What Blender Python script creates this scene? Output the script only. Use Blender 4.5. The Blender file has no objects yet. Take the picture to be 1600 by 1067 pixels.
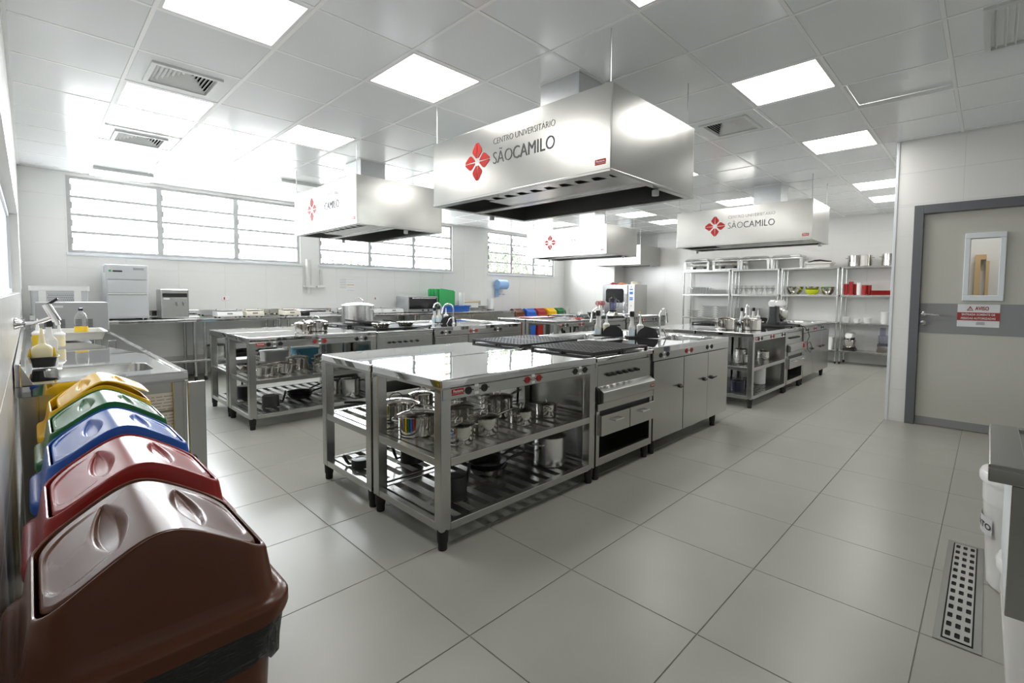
import bpy, bmesh, math, random
from math import sin, cos, pi, radians, sqrt, atan2, hypot
from mathutils import Vector, Matrix, Euler
random.seed(7)
S = bpy.context.scene
COL = S.collection

# ------------------------------------------------------------------ camera, sky, exposure
cam = bpy.data.objects.new('camera', bpy.data.cameras.new('camera'))
COL.objects.link(cam); S.camera = cam
_yaw, _pitch, _roll = 0.763307765, -0.0523673638, 0.00847443879
_f = Vector((cos(_pitch)*cos(_yaw), cos(_pitch)*sin(_yaw), sin(_pitch)))
_r = _f.cross(Vector((0, 0, 1))).normalized(); _u = _r.cross(_f)
_r2 = _r*cos(_roll) + _u*sin(_roll); _u2 = _u*cos(_roll) - _r*sin(_roll)
_m = Matrix((( _r2.x, _u2.x, -_f.x, 0), (_r2.y, _u2.y, -_f.y, 0), (_r2.z, _u2.z, -_f.z, 1.26336797), (0, 0, 0, 1)))
cam.matrix_world = _m
cam.data.sensor_fit = 'HORIZONTAL'; cam.data.sensor_width = 36
cam.data.lens = 748.597*36/1600
cam.data.shift_x = (800-829.0816)/1600
cam.data.shift_y = (499.326-533.5)/1600
cam.data.clip_start = 0.02; cam.data.clip_end = 400

W = bpy.data.worlds.new('sky'); S.world = W; W.use_nodes = True
bg = W.node_tree.nodes['Background']
bg.inputs[0].default_value = (0.93, 0.96, 1.0, 1); bg.inputs[1].default_value = 15.0   # bright overcast sky
LAMP = 6.5                                                                           # ceiling panel radiance
S.view_settings.view_transform = 'Standard'; S.view_settings.look = 'None'
S.view_settings.exposure = 1.12; S.view_settings.gamma = 1.0; S.view_settings.use_curve_mapping = False

S.cycles.caustics_reflective = True; S.cycles.caustics_refractive = False
S.cycles.sample_clamp_indirect = 4.0; S.cycles.blur_glossy = 1.0
S.cycles.max_bounces = 10; S.cycles.diffuse_bounces = 5; S.cycles.glossy_bounces = 6; S.cycles.transparent_max_bounces = 12
for _x0, _x1 in ((.37, 3.31), (3.64, 6.61), (7.66, 10.1)):        # portals: guide the sky light through the three windows
    _l = bpy.data.lights.new('window_portal', 'AREA'); _l.shape = 'RECTANGLE'; _l.size = _x1-_x0; _l.size_y = 1.0; _l.cycles.is_portal = True
    _o = bpy.data.objects.new('window_portal', _l); COL.objects.link(_o); _o.location = ((_x0+_x1)/2, 8.96, 2.27); _o.rotation_euler = (-pi/2, 0, 0)

# ------------------------------------------------------------------ materials
def mat(name, col, rough=.5, metal=0.0, **k):
    m = bpy.data.materials.new(name); m.use_nodes = True
    n = m.node_tree.nodes; b = n['Principled BSDF']
    c = tuple(col) if len(col) == 4 else (*col, 1)
    b.inputs['Base Color'].default_value = c
    b.inputs['Roughness'].default_value = rough; b.inputs['Metallic'].default_value = metal
    for kk, v in k.items():
        b.inputs[kk.replace('_', ' ')].default_value = v
    return m
def nodes(m): return m.node_tree.nodes, m.node_tree.links, m.node_tree.nodes['Principled BSDF']
def noise_tex(m, scale, coord='Object', stretch=(1, 1, 1), detail=3):
    n, l, b = nodes(m)
    tc = n.new('ShaderNodeTexCoord'); mp = n.new('ShaderNodeMapping'); nz = n.new('ShaderNodeTexNoise')
    mp.inputs['Scale'].default_value = stretch; nz.inputs['Scale'].default_value = scale; nz.inputs['Detail'].default_value = detail
    l.new(tc.outputs[coord], mp.inputs[0]); l.new(mp.outputs[0], nz.inputs[0]); return nz
def ramp(m, src, a, b_, ca, cb):
    n, l, b = nodes(m); r = n.new('ShaderNodeMapRange')
    r.inputs[1].default_value = a; r.inputs[2].default_value = b_; r.inputs[3].default_value = ca; r.inputs[4].default_value = cb
    l.new(src, r.inputs[0]); return r.outputs[0]
def colmix(m, fac, c1, c2):
    n, l, b = nodes(m); x = n.new('ShaderNodeMix'); x.data_type = 'RGBA'
    x.inputs[6].default_value = (*c1, 1); x.inputs[7].default_value = (*c2, 1)
    l.new(fac, x.inputs[0]); l.new(x.outputs[2], b.inputs['Base Color'])
def bump(m, h, strength, dist):
    n, l, b = nodes(m); x = n.new('ShaderNodeBump'); x.inputs['Strength'].default_value = strength; x.inputs['Distance'].default_value = dist
    l.new(h, x.inputs['Height']); l.new(x.outputs[0], b.inputs['Normal'])
def steel(name, col, r0, r1, stretch, scale=8, wave=0.0, wscale=2.5):
    m = mat(name, col, r0, 1.0); n, l, b = nodes(m)
    nz = noise_tex(m, scale, 'Object', stretch)
    l.new(ramp(m, nz.outputs[0], .3, .7, r0, r1), b.inputs['Roughness'])
    if wave:
        nw = noise_tex(m, wscale, 'Object', (1, 1, 1), 1); bump(m, nw.outputs[0], 1.0, wave)
    return m
M = {}
M['steel'] = mat('brushed_steel', (.5, .5, .482), .25, 1.0)
M['hood'] = steel('hood_steel', (.51, .51, .488), .24, .27, (3, 3, 1), 3, .0006, 1.6)
M['top'] = steel('worktop_steel', (.66, .66, .66), .018, .03, (1, 1, 1), 3, .0012, 2.0)
M['pot'] = mat('pot_steel', (.63, .61, .57), .1, 1.0)
M['alu'] = mat('polished_aluminium', (.72, .72, .71), .22, 1.0)
M['chrome'] = mat('chrome', (.78, .78, .79), .05, 1.0)
M['galv'] = steel('galvanized_sheet', (.55, .57, .58), .28, .5, (1, 1, 1), 24)
M['black'] = mat('black_plastic', (.012, .012, .013), .42)
M['rubber'] = mat('black_rubber', (.01, .01, .01), .6)
M['iron'] = mat('cast_iron', (.014, .014, .015), .5)
M['nonstick'] = mat('nonstick_coating', (.016, .016, .017), .3)
M['navy'] = mat('navy_enamel', (.02, .025, .05), .25)
M['darkgrey'] = mat('dark_grey_coating', (.045, .045, .045), .45)
M['red'] = mat('red_plastic', (.36, .022, .02), .4)
M['redlogo'] = mat('red_vinyl', (.4, .024, .02), .55, 0, Specular_IOR_Level=.2)
M['greylogo'] = mat('grey_vinyl', (.1, .105, .11), .6, 0, Specular_IOR_Level=.2)
M['greylight'] = mat('light_grey_vinyl', (.2, .205, .205), .5)
M['white'] = mat('white_plastic', (.78, .78, .77), .35)
M['label'] = mat('white_label', (.72, .73, .75), .5)
M['paper'] = mat('paper', (.78, .78, .76), .8)
M['ink'] = mat('ink', (.06, .06, .07), .7)
M['inkgrey'] = mat('grey_ink', (.3, .3, .31), .7)
M['orangeink'] = mat('orange_ink', (.7, .25, .12), .7)
M['signred'] = mat('sign_red', (.33, .035, .03), .5)
M['sky_blue'] = mat('pale_blue_paper', (.3, .48, .78), .7)
M['blue'] = mat('blue_crate_plastic', (.02, .13, .5), .4)
M['cyan'] = mat('light_blue_plastic', (.12, .45, .62), .4)
M['greenboard'] = mat('green_board_plastic', (.03, .36, .1), .45)
M['yellow'] = mat('yellow_plastic', (.75, .5, .02), .4)
M['lime'] = mat('lime_plastic', (.55, .62, .02), .3)
M['green'] = mat('green_plastic', (.12, .5, .05), .3)
M['cream'] = mat('cream_plastic', (.72, .68, .58), .5)
M['appliance'] = mat('grey_appliance_paint', (.33, .335, .34), .4)
M['appl_light'] = mat('light_grey_paint', (.55, .57, .58), .4)
M['wood'] = mat('pale_wood', (.62, .42, .22), .5)
M['dark'] = mat('shade_black', (.01, .01, .01), .9)  # near black, paints the shade seen through slots and gaps
M['porcelain'] = mat('white_porcelain', (.8, .8, .79), .15)
M['doorgrey'] = mat('door_frame_grey', (.13, .135, .145), .4)
M['doorband'] = mat('door_band_grey', (.26, .265, .27), .35)
M['doorleaf'] = mat('door_laminate', (.51, .51, .455), .4)
M['whitepvc'] = mat('white_aluminium', (.72, .75, .78), .3)
M['winframe'] = mat('window_aluminium', (.5, .5, .5), .45, .2)
M['vent'] = mat('vent_paint', (.7, .71, .7), .4)
M['runner'] = mat('ceiling_bar_paint', (.9, .9, .9), .4)
M['lampframe'] = mat('lamp_frame_paint', (.8, .8, .8), .4)
M['grout'] = mat('grout', (.72, .715, .69), .9)
M['grout_floor'] = mat('floor_grout', (.3, .29, .27), .9)
for nm, c in (('bin_brown', (.115, .038, .017)), ('bin_red', (.3, .022, .018)), ('bin_blue', (.02, .1, .42)), ('bin_green', (.012, .125, .035)), ('bin_yellow', (.72, .43, .005))):
    m = mat(nm, c, .2); M[nm] = m
    nz = noise_tex(m, 9, 'Object', (1, 1, 1), 2); n, l, b = nodes(m); l.new(ramp(m, nz.outputs[0], .3, .7, .24, .27), b.inputs['Roughness']); b.inputs['Specular IOR Level'].default_value = .28
M['bag'] = mat('black_bag_film', (.008, .008, .009), .25)
m = M['bag']; bump(m, noise_tex(m, 30, 'Object', (1, 1, 4), 3).outputs[0], .6, .006)

m = M['tile'] = mat('wall_tile', (.79, .785, .765), .2)
m = M['floor'] = mat('floor_porcelain', (.3, .29, .265), .3)
nz = noise_tex(m, 2.3, 'Object', (1, 1, 1), 6)
n, l, b = nodes(m)
oi = n.new('ShaderNodeObjectInfo'); va = n.new('ShaderNodeVectorMath'); va.operation = 'ADD'
tcn = [x for x in n if x.type == 'TEX_COORD'][0]; mpn = [x for x in n if x.type == 'MAPPING'][0]
l.new(tcn.outputs['Object'], va.inputs[0]); l.new(oi.outputs['Location'], va.inputs[1]); l.new(va.outputs[0], mpn.inputs[0])
colmix(m, ramp(m, nz.outputs[0], .3, .72, 0, 1), (.312, .313, .277), (.342, .342, .306))
m = M['ceil'] = mat('ceiling_tile', (.87, .895, .91), .22)
nz = noise_tex(m, 5, 'Object', (1, 9, 1), 2); n, l, b = nodes(m); l.new(ramp(m, nz.outputs[0], .3, .7, .14, .22), b.inputs['Roughness'])

def emit(name, col, s):
    m = bpy.data.materials.new(name); m.use_nodes = True; n = m.node_tree.nodes; n.clear()
    e = n.new('ShaderNodeEmission'); o = n.new('ShaderNodeOutputMaterial'); e.inputs[0].default_value = (*col, 1); e.inputs[1].default_value = s
    m.node_tree.links.new(e.outputs[0], o.inputs[0]); return m
M['lamp'] = emit('lamp_diffuser', (1, .985, .95), LAMP)
M['indicator'] = emit('red_indicator', (1, .05, .03), 1.5)
def clear(name, tint, gloss=.08, rough=.02):
    m = bpy.data.materials.new(name); m.use_nodes = True; n = m.node_tree.nodes; l = m.node_tree.links; n.clear()
    t = n.new('ShaderNodeBsdfTransparent'); g = n.new('ShaderNodeBsdfGlossy'); x = n.new('ShaderNodeMixShader'); o = n.new('ShaderNodeOutputMaterial')
    fr = n.new('ShaderNodeLayerWeight'); fr.inputs[0].default_value = .25
    mr = n.new('ShaderNodeMapRange'); mr.inputs[3].default_value = gloss; mr.inputs[4].default_value = .45
    t.inputs[0].default_value = (*tint, 1); g.inputs[1].default_value = rough
    l.new(fr.outputs['Facing'], mr.inputs[0]); l.new(mr.outputs[0], x.inputs[0]); l.new(t.outputs[0], x.inputs[1]); l.new(g.outputs[0], x.inputs[2]); l.new(x.outputs[0], o.inputs[0]); return m
M['glass'] = clear('window_glass', (.97, .98, .98), .03)
M['glassware'] = clear('glassware', (.995, .998, .998), .025)
M['jug'] = clear('blender_jug_plastic', (.72, .72, .82), .1, .1)
M['ovenglass'] = mat('dark_oven_glass', (.02, .02, .022), .05)
M['cloudy'] = mat('cloudy_plastic', (.8, .8, .76), .35, 0, Transmission_Weight=.25)
M['liquid'] = mat('pale_blue_liquid_bottle', (.62, .72, .77), .3)
M['amber'] = mat('amber_liquid', (.75, .33, .01), .2)
M['honey'] = mat('yellowish_liquid_bottle', (.78, .7, .45), .35)
M['leaf'] = mat('tree_leaf', (.032, .042, .02), .6)
M['bark'] = mat('bark', (.12, .09, .06), .9)
M['brick'] = mat('pale_brick', (.13, .06, .03), .8)
M['outground'] = mat('outside_ground', (.62, .61, .58), .9)
M['render_wall'] = mat('painted_facade', (.8, .79, .76), .8)

# ------------------------------------------------------------------ mesh builder
def weighted(me, lim=.6):
    """area weighted corner normals, so that bevelled flat panels stay flat"""
    vf = [[] for _ in me.vertices]; N = [p.normal.copy() for p in me.polygons]; A = [p.area for p in me.polygons]
    for p in me.polygons:
        for v in p.vertices: vf[v].append(p.index)
    out = []
    for p in me.polygons:
        for v in p.vertices:
            n = Vector((0, 0, 0))
            for q in vf[v]:
                if N[q].dot(N[p.index]) > lim: n += N[q]*A[q]
            out.append(n.normalized() if n.length > 1e-9 else N[p.index])
    me.normals_split_custom_set(out)
class MB:
    def __init__(s): s.v = []; s.f = []; s.mi = []; s.cur = 0; s.x = None
    def add(s, vs, fs):
        o = len(s.v)
        if s.x is not None: vs = [tuple(s.x @ Vector(p)) for p in vs]
        s.v += [tuple(p) for p in vs]; s.f += [tuple(i+o for i in f) for f in fs]; s.mi += [s.cur]*len(fs); return s
    def box(s, x0, x1, y0, y1, z0, z1):
        vs = [(x0,y0,z0),(x1,y0,z0),(x1,y1,z0),(x0,y1,z0),(x0,y0,z1),(x1,y0,z1),(x1,y1,z1),(x0,y1,z1)]
        return s.add(vs, [(3,2,1,0),(4,5,6,7),(0,1,5,4),(1,2,6,5),(2,3,7,6),(3,0,4,7)])
    def prism(s, pts, axis, a, b):
        n = len(pts)
        def P(p, t): return {'x': (t, p[0], p[1]), 'y': (p[0], t, p[1]), 'z': (p[0], p[1], t)}[axis]
        vs = [P(p, a) for p in pts] + [P(p, b) for p in pts]
        fs = [tuple(range(n))[::-1], tuple(range(n, 2*n))] + [(i, (i+1) % n, n+(i+1) % n, n+i) for i in range(n)]
        return s.add(vs, fs)
    def lathe(s, prof, n=24, c=(0, 0, 0), cap0=True, cap1=True):
        vs = []; k = len(prof)
        for r, z in prof:
            for i in range(n):
                a = 2*pi*i/n; vs.append((c[0]+r*cos(a), c[1]+r*sin(a), c[2]+z))
        fs = [(j*n+i, j*n+(i+1) % n, (j+1)*n+(i+1) % n, (j+1)*n+i) for j in range(k-1) for i in range(n)]
        if cap0: fs.append(tuple(range(n))[::-1])
        if cap1: fs.append(tuple(range((k-1)*n, k*n)))
        return s.add(vs, fs)
    def tube(s, path, r, n=8, close=False):
        P = [Vector(p) for p in path]; m = len(P); rs = r if isinstance(r, (list, tuple)) else [r]*m
        vs = []; up = None
        for i in range(m):
            if close: t = P[(i+1) % m]-P[i-1]
            else: t = P[min(i+1, m-1)]-P[max(i-1, 0)]
            t.normalize()
            if up is None:
                up = Vector((0, 0, 1)) if abs(t.z) < .9 else Vector((1, 0, 0))
            sdir = t.cross(up)
            if sdir.length < 1e-4: sdir = t.orthogonal()
            sdir.normalize(); up = sdir.cross(t).normalized()
            for k in range(n):
                a = 2*pi*k/n; vs.append(tuple(P[i] + sdir*rs[i]*cos(a) + up*rs[i]*sin(a)))
        rng = m if close else m-1
        fs = [(i*n+k, i*n+(k+1) % n, ((i+1) % m)*n+(k+1) % n, ((i+1) % m)*n+k) for i in range(rng) for k in range(n)]
        if not close: fs += [tuple(range(n))[::-1], tuple(range((m-1)*n, m*n))]
        return s.add(vs, fs)
    def rod(s, a, b, r, n=10): return s.tube([a, b], r, n)
    def loft(s, rings, cap0=True, cap1=True):
        n = len(rings[0]); vs = [p for r in rings for p in r]
        fs = [(j*n+i, j*n+(i+1) % n, (j+1)*n+(i+1) % n, (j+1)*n+i) for j in range(len(rings)-1) for i in range(n)]
        if cap0: fs.append(tuple(range(n))[::-1])
        if cap1: fs.append(tuple(range((len(rings)-1)*n, len(rings)*n)))
        return s.add(vs, fs)
    def mesh(s, name, mats, smooth=40, bev=0, seg=2):
        me = bpy.data.meshes.new(name); me.from_pydata(s.v, [], s.f)
        for m in (mats if isinstance(mats, (list, tuple)) else [mats]): me.materials.append(m)
        if any(s.mi): me.polygons.foreach_set('material_index', s.mi)
        if bev:
            bm = bmesh.new(); bm.from_mesh(me)
            bmesh.ops.recalc_face_normals(bm, faces=bm.faces)
            es = [e for e in bm.edges if len(e.link_faces) == 2 and e.calc_face_angle(0) > .6]
            bmesh.ops.bevel(bm, geom=es, offset=bev, segments=seg, affect='EDGES', profile=.5, clamp_overlap=True)
            bm.to_mesh(me); bm.free()
        if smooth:
            me.shade_smooth(); me.set_sharp_from_angle(angle=radians(smooth))
            if len(me.polygons) < 2500: weighted(me, cos(radians(max(smooth, 35))))
        me.update(); return me
    def obj(s, name, mats, parent=None, loc=None, smooth=40, bev=0, seg=2, rot=None):
        if isinstance(mats, str): mats = M[mats]
        elif isinstance(mats, (list, tuple)): mats = [M[x] if isinstance(x, str) else x for x in mats]
        return link(name, s.mesh(name, mats, smooth, bev, seg), parent, loc, rot)
def link(name, me, parent=None, loc=None, rot=None):
    o = bpy.data.objects.new(name, me); COL.objects.link(o)
    if parent: o.parent = parent
    if loc: o.location = loc
    if rot: o.rotation_euler = rot
    return o
def rrect(hx, hy, r, z, n=6, c=(0, 0)):
    out = []
    for (sx, sy, a0) in ((1, 1, 0), (-1, 1, pi/2), (-1, -1, pi), (1, -1, 1.5*pi)):
        for i in range(n+1):
            a = a0 + pi/2*i/n; out.append((c[0]+sx*(hx-r)+r*cos(a), c[1]+sy*(hy-r)+r*sin(a), z))
    return out
def rrd(hx, hy, r, z, n=6, m=22, c=(0, 0)):
    o = rrect(hx, hy, r, z, n, c); k = n+1; out = []
    for q in range(4):
        out += o[q*k:(q+1)*k]; a = o[(q+1)*k-1]; b = o[((q+1)*k) % len(o)]
        out += [(a[0]+(b[0]-a[0])*i/m, a[1]+(b[1]-a[1])*i/m, z) for i in range(1, m)]
    return out
NTH = ('first', 'second', 'third', 'fourth', 'fifth', 'sixth', 'seventh', 'eighth', 'ninth', 'tenth', 'eleventh', 'twelfth', 'thirteenth', 'fourteenth', 'fifteenth', 'sixteenth')
def tag(o, label, cat, group=None, kind=None):
    o['label'] = label
    if cat: o['category'] = cat
    if group: o['group'] = group
    if kind: o['kind'] = kind
    return o
def thing(name, label, cat, loc=(0, 0, 0), rz=0, group=None, rot=None):
    o = bpy.data.objects.new(name, None); COL.objects.link(o); o.location = loc; o.rotation_euler = rot or (0, 0, rz)
    o.empty_display_size = .05
    return tag(o, label, cat, group)
def dup(root, loc, rz=None, label=None, group=None, parent=None, rot=None, scale=None):
    c = root.copy(); COL.objects.link(c)
    if parent: c.parent = parent
    if loc is not None: c.location = loc
    if rz is not None: c.rotation_euler = (0, 0, rz)
    if rot is not None: c.rotation_euler = rot
    if scale is not None: c.scale = scale if isinstance(scale, tuple) else (scale,)*3
    if label: c['label'] = label
    if group: c['group'] = group
    for ch in list(root.children): dup(ch, None, parent=c)
    return c
def struct(o, label=None):
    o['kind'] = 'structure'
    if label: o['label'] = label
    return o
def text_mesh(txt, size, sx=1.0, ext=.0003, align='LEFT', bold=0.0, spacing=1.0):
    cu = bpy.data.curves.new('lettering', 'FONT'); cu.body = txt; cu.size = size; cu.extrude = ext; cu.align_x = align; cu.offset = bold; cu.space_character = spacing
    cu.resolution_u = 3
    o = bpy.data.objects.new('lettering', cu); COL.objects.link(o)
    bpy.context.view_layer.update()
    me = bpy.data.meshes.new_from_object(o.evaluated_get(bpy.context.evaluated_depsgraph_get()))
    bpy.data.objects.remove(o); bpy.data.curves.remove(cu)
    me.transform(Matrix.Diagonal((sx, 1, 1, 1))); return me
def text(name, txt, size, m, parent, loc, rot, sx=1.0, align='LEFT', bold=0.0, width=None):
    me = text_mesh(txt, size, sx, align=align, bold=bold)
    if width:
        xs = [v.co.x for v in me.vertices]; w = max(xs)-min(xs); me.transform(Matrix.Diagonal((width/w, 1, 1, 1)))
    me.materials.clear(); me.materials.append(M[m])
    return link(name, me, parent, loc, rot)
RX = (pi/2, 0, -pi/2)     # reads on a face looking to -X
RY = (pi/2, 0, 0)         # reads on a face looking to -Y
RPY = (pi/2, 0, pi)
# ------------------------------------------------------------------ setting
CZ = 2.82
XL, XB, XC, YW, XD, YD = -.065, 11.0, 10.57, 8.78, 6.1, .725
XN, YS = -1.3, -2.4
# floor --------------------------------------------------------------
fl = struct(MB().box(XN, XB, YS, YW, -.12, -.0035).obj('floor', 'grout_floor', smooth=0))
cells = []
FX, FY, FS = 1.0857-.6*5, .1385-.6*5, .6
fvec = Vector((cos(_yaw), sin(_yaw)))
for i in range(24):
    for j in range(24):
        x0, y0 = FX+FS*i, FY+FS*j
        x1, y1 = min(x0+FS, XB), min(y0+FS, YW); x0, y0 = max(x0, XN), max(y0, YS)
        if x1-x0 < .02 or y1-y0 < .02: continue
        if x0 > XD+.1 and y1 < YD: continue
        c = Vector(((x0+x1)/2, (y0+y1)/2)); d = c.length
        ang = abs(atan2(c.y, c.x)-_yaw)
        cells.append((d + (60 if ang > radians(58) and d > .9 else 0), x0, x1, y0, y1))
cells.sort()
cache = {}
rest = MB()
def slab(w, h, t, m, key, bev=.0015):
    k = (round(w, 3), round(h, 3), key)
    if k not in cache:
        cache[k] = MB().box(-w/2, w/2, -h/2, h/2, -t, 0).mesh(key, M[m], 0, bev, 1)
    return cache[k]
DR = (2.285, 3.28, -.035, .1)   # floor drain
for k, (d, x0, x1, y0, y1) in enumerate(cells):
    if k < 290:
        w, h = x1-x0-.003, y1-y0-.003
        link('tile', slab(w, h, .0034, 'floor', 'floor_tile'), fl, ((x0+x1)/2, (y0+y1)/2, 0))
    else:
        rest.box(x0+.002, x1-.002, y0+.002, y1-.002, -.0034, 0)
o = rest.obj('distant_tile', 'floor', fl, smooth=0); o['kind'] = 'stuff'
# ceiling ------------------------------------------------------------
ce = struct(MB().box(XN-.2, XB+.2, YS-.2, YW+.2, CZ+.3, CZ+.42).obj('ceiling', 'grout', smooth=0))
gx = [.525+.6125*i for i in range(-4, 19)]
gy = [-2.19, -1.58, -.97, -.36, .25, .86, 1.47, 2.105, 2.74, 3.385, 4.035, 4.69, 5.34, 6.0, 6.65, 7.3, 7.95, 8.6]
GX0, GY0 = 4, 4
lights = [(0,4),(2,4),(2,1),(0,7),(2,7),(5,1),(8,1),(12,1),(14,1),(12,7),(14,7),(12,4),(14,4),(12,10),(8,4),(8,7),(5,4),(5,7),(2,10)]
vents = [(0, 6), (0, 9), (6, 2)]
bar = .022
xs = [XN]+[g for g in gx if XN+.05 < g < XB-.05]+[XB]
ys = [YS]+[g for g in gy if YS+.05 < g < YW-.05]+[YW]
for g in xs[1:-1]: MB().box(g-bar/2, g+bar/2, YS, YW, CZ-.0015, CZ+.03).obj('grid_bar', 'runner', ce, smooth=0)
for g in ys[1:-1]:
    MB().box(XN, XB, g-bar/2, g+bar/2, CZ, CZ+.03).obj('grid_bar', 'runner', ce, smooth=0)
MB().box(XL, XL+.025, .9, YW, CZ-.002, CZ+.03).obj('edge_bar', 'runner', ce, smooth=0)
MB().box(XL, XB, YW-.025, YW, CZ-.002, CZ+.03).obj('edge_bar', 'runner', ce, smooth=0)
def gi(v, arr, off): return next((k-off for k, g in enumerate(arr) if abs(g-v) < .01), None)
lc = set(lights)
for a in range(len(xs)-1):
    for b_ in range(len(ys)-1):
        i, j = gi(xs[a], gx, GX0), gi(ys[b_], gy, GY0)
        if (i, j) in lc or (i, j) in vents: continue
        w, h = xs[a+1]-xs[a]-bar-.002, ys[b_+1]-ys[b_]-bar-.002
        if w < .02 or h < .02: continue
        if xs[a] > XD and ys[b_+1] < YD: continue
        z = CZ+.0005+random.uniform(0, .0015)
        if (i, j) == (6, 0): z += .03
        k = (round(w, 2), round(h, 2))
        if ('ct', k) not in cache: cache[('ct', k)] = MB().box(-w/2, w/2, -h/2, h/2, 0, .014).mesh('ceiling_tile', M['ceil'], 0, .0015, 1)
        link('tile', cache[('ct', k)], ce, ((xs[a]+xs[a+1])/2, (ys[b_]+ys[b_+1])/2, z))
LL = {(0,4):'square ceiling lamp panel above the colored bins, nearest of that column', (2,4):'square ceiling lamp panel just before the big front hood and its thin rods',
(2,1):'square ceiling lamp panel cut by the top edge of the photo above the front hood', (0,7):'square ceiling lamp panel between the two triangular air vents', (2,7):'square ceiling lamp panel over the hood beside the windows',
(5,1):'large square ceiling lamp panel beside the air vent right of the front hood', (8,1):'square ceiling lamp panel above the hood near the grey door', (12,1):'ceiling lamp panel just past the white corner of the door wall, first of two',
(14,1):'ceiling lamp panel farther past the white corner of the door wall, second of two', (12,7):'ceiling lamp panel above the far hoods, nearer of two in line', (14,7):'ceiling lamp panel above the far hoods, farther of two in line',
(12,4):'ceiling lamp panel half hidden by the galvanized duct near the shelves', (14,4):'ceiling lamp panel over the steel shelving hidden by the hood', (12,10):'ceiling lamp panel behind the duct of the hood by the far window'}
lw, lh = .586, .6
lm_f = MB(); 
for q in ((-.3,.3,-.31,-.285),(-.3,.3,.285,.31),(-.3,-.28,-.285,.285),(.28,.3,-.285,.285)): lm_f.box(*q, -.006, .02)
lm_f = lm_f.mesh('lamp_frame', M['lampframe'], 0); lm_d = MB().add([(-.28,-.285,.0),(.28,-.285,.0),(.28,.285,.0),(-.28,.285,.0)], [(3,2,1,0)]).mesh('diffuser', M['lamp'], 0)
for (i, j) in lights:
    x0, x1 = .525+.6125*i, .525+.6125*(i+1); y0, y1 = gy[j+GY0], gy[j+GY0+1]
    t = thing('ceiling_light', LL.get((i, j), 'ceiling lamp panel hidden from the camera, %s row, %s column' % (NTH[j] if j >= 0 else 'door side', NTH[i])), 'ceiling light', ((x0+x1)/2, (y0+y1)/2, CZ+.006), 0, 'recessed square lamp panels')
    t.scale = ((x1-x0-bar)/.6, (y1-y0-bar)/.62, 1)
    link('lamp_frame', lm_f, t); link('diffuser', lm_d, t)
# triangular diffuser vents
VL = ['square air vent with triangular louvres nearest the colored bins', 'square air vent with triangular louvres near the windows', 'square air vent with triangular louvres beside the front hood']
for k, (i, j) in enumerate(vents):
    x0, x1 = .525+.6125*i, .525+.6125*(i+1); y0, y1 = gy[j+GY0], gy[j+GY0+1]
    t = thing('ceiling_vent', VL[k], 'air vent', ((x0+x1)/2, (y0+y1)/2 + (.06 if k == 1 else 0), CZ), (0, 0, -pi/2)[k], 'triangular air vents')
    hw, hh = (x1-x0)/2-.014, (y1-y0)/2-.014; fr = MB()
    for q in ((-hw, hw, -hh, -.2), (-hw, hw, .2, hh), (-hw, -.2, -.2, .2), (.2, hw, -.2, .2)): fr.box(*q, .004, .012)
    fr.obj('surround', 'ceil', t, smooth=0)
    fr = MB()
    for q in ((-.21, .21, -.21, -.18), (-.21, .21, .18, .21), (-.21, -.18, -.18, .18), (.18, .21, -.18, .18)): fr.box(*q, -.012, .01)
    fr.obj('vent_frame', 'vent', t, smooth=0)
    bk = MB().box(-.21, .21, -.21, .21, .09, .1)
    for q in ((-.21, -.2, -.21, .21), (.2, .21, -.21, .21), (-.2, .2, -.21, -.2), (-.2, .2, .2, .21)): bk.box(*q, .008, .09)
    bk.obj('shade_backing', 'dark', t, smooth=0)  # black box paints the depth behind the slats, blocks stray lamp light
    # three-way diffuser: side slats shorten towards the apex at the near edge, a triangle of slats fills the far side
    for s_ in range(7):
        d = .168-.024*s_
        for sg in (-1, 1):
            sl = MB(); sl.x = Matrix.Translation((sg*d, 0, .002)) @ Matrix.Rotation(-sg*.7, 4, 'Y')
            sl.box(-.013, .013, -.172, -.172+2*d, -.0012, .0012); sl.obj('slat', 'vent', t, smooth=0)
    for s_ in range(8):
        y = .165-.042*s_; hw_ = (y+.18)/2
        sl = MB(); sl.x = Matrix.Translation((0, y, .004)) @ Matrix.Rotation(-.3, 4, 'X')
        sl.box(-hw_, hw_, -.021, .021, -.0012, .0012); sl.obj('slat', 'vent', t, smooth=0)
# return grille at the top right, linear diffusers by the windows
t = thing('ceiling_grille', 'square return grille with parallel blades in the ceiling corner above the door', 'air grille', (3.91, -.21, CZ-.004))
f = MB()
for q in ((-.32, .32, .27, .3), (-.32, .32, -.3, -.27), (-.32, -.285, -.27, .27), (.285, .32, -.27, .27)): f.box(*q, -.012, .004)
f.obj('grille_frame', 'vent', t, smooth=0); MB().box(-.3, .3, -.29, .29, .03, .035).obj('shade_backing', 'dark', t, smooth=0)  # black sheet paints the shade behind the blades
for k in range(13):
    sl = MB(); sl.x = Matrix.Translation((0, -.255+.0425*k, .004)) @ Matrix.Rotation(.9, 4, 'X'); sl.box(-.285, .285, -.017, .017, -.0015, .0015); sl.obj('blade', 'vent', t, smooth=0)
for k, (x, y) in enumerate(((.9, 8.37), (2.74, 7.32))):
    t = thing('ceiling_diffuser', ('white rectangular ceiling diffuser above the first window', 'thin white ceiling diffuser above the second window')[k], 'air diffuser', (x, y, CZ-.004))
    f = MB(); f.box(-.31, .31, -.24, .24, -.036, -.03); f.obj('cover_plate', 'vent', t, smooth=0, bev=.002)
    f = MB()
    for q in ((-.3, .3, -.235, -.22), (-.3, .3, .22, .235), (-.3, -.285, -.22, .22), (.285, .3, -.22, .22)): f.box(*q, -.03, .004)
    f.obj('collar', 'vent', t, smooth=0)
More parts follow.
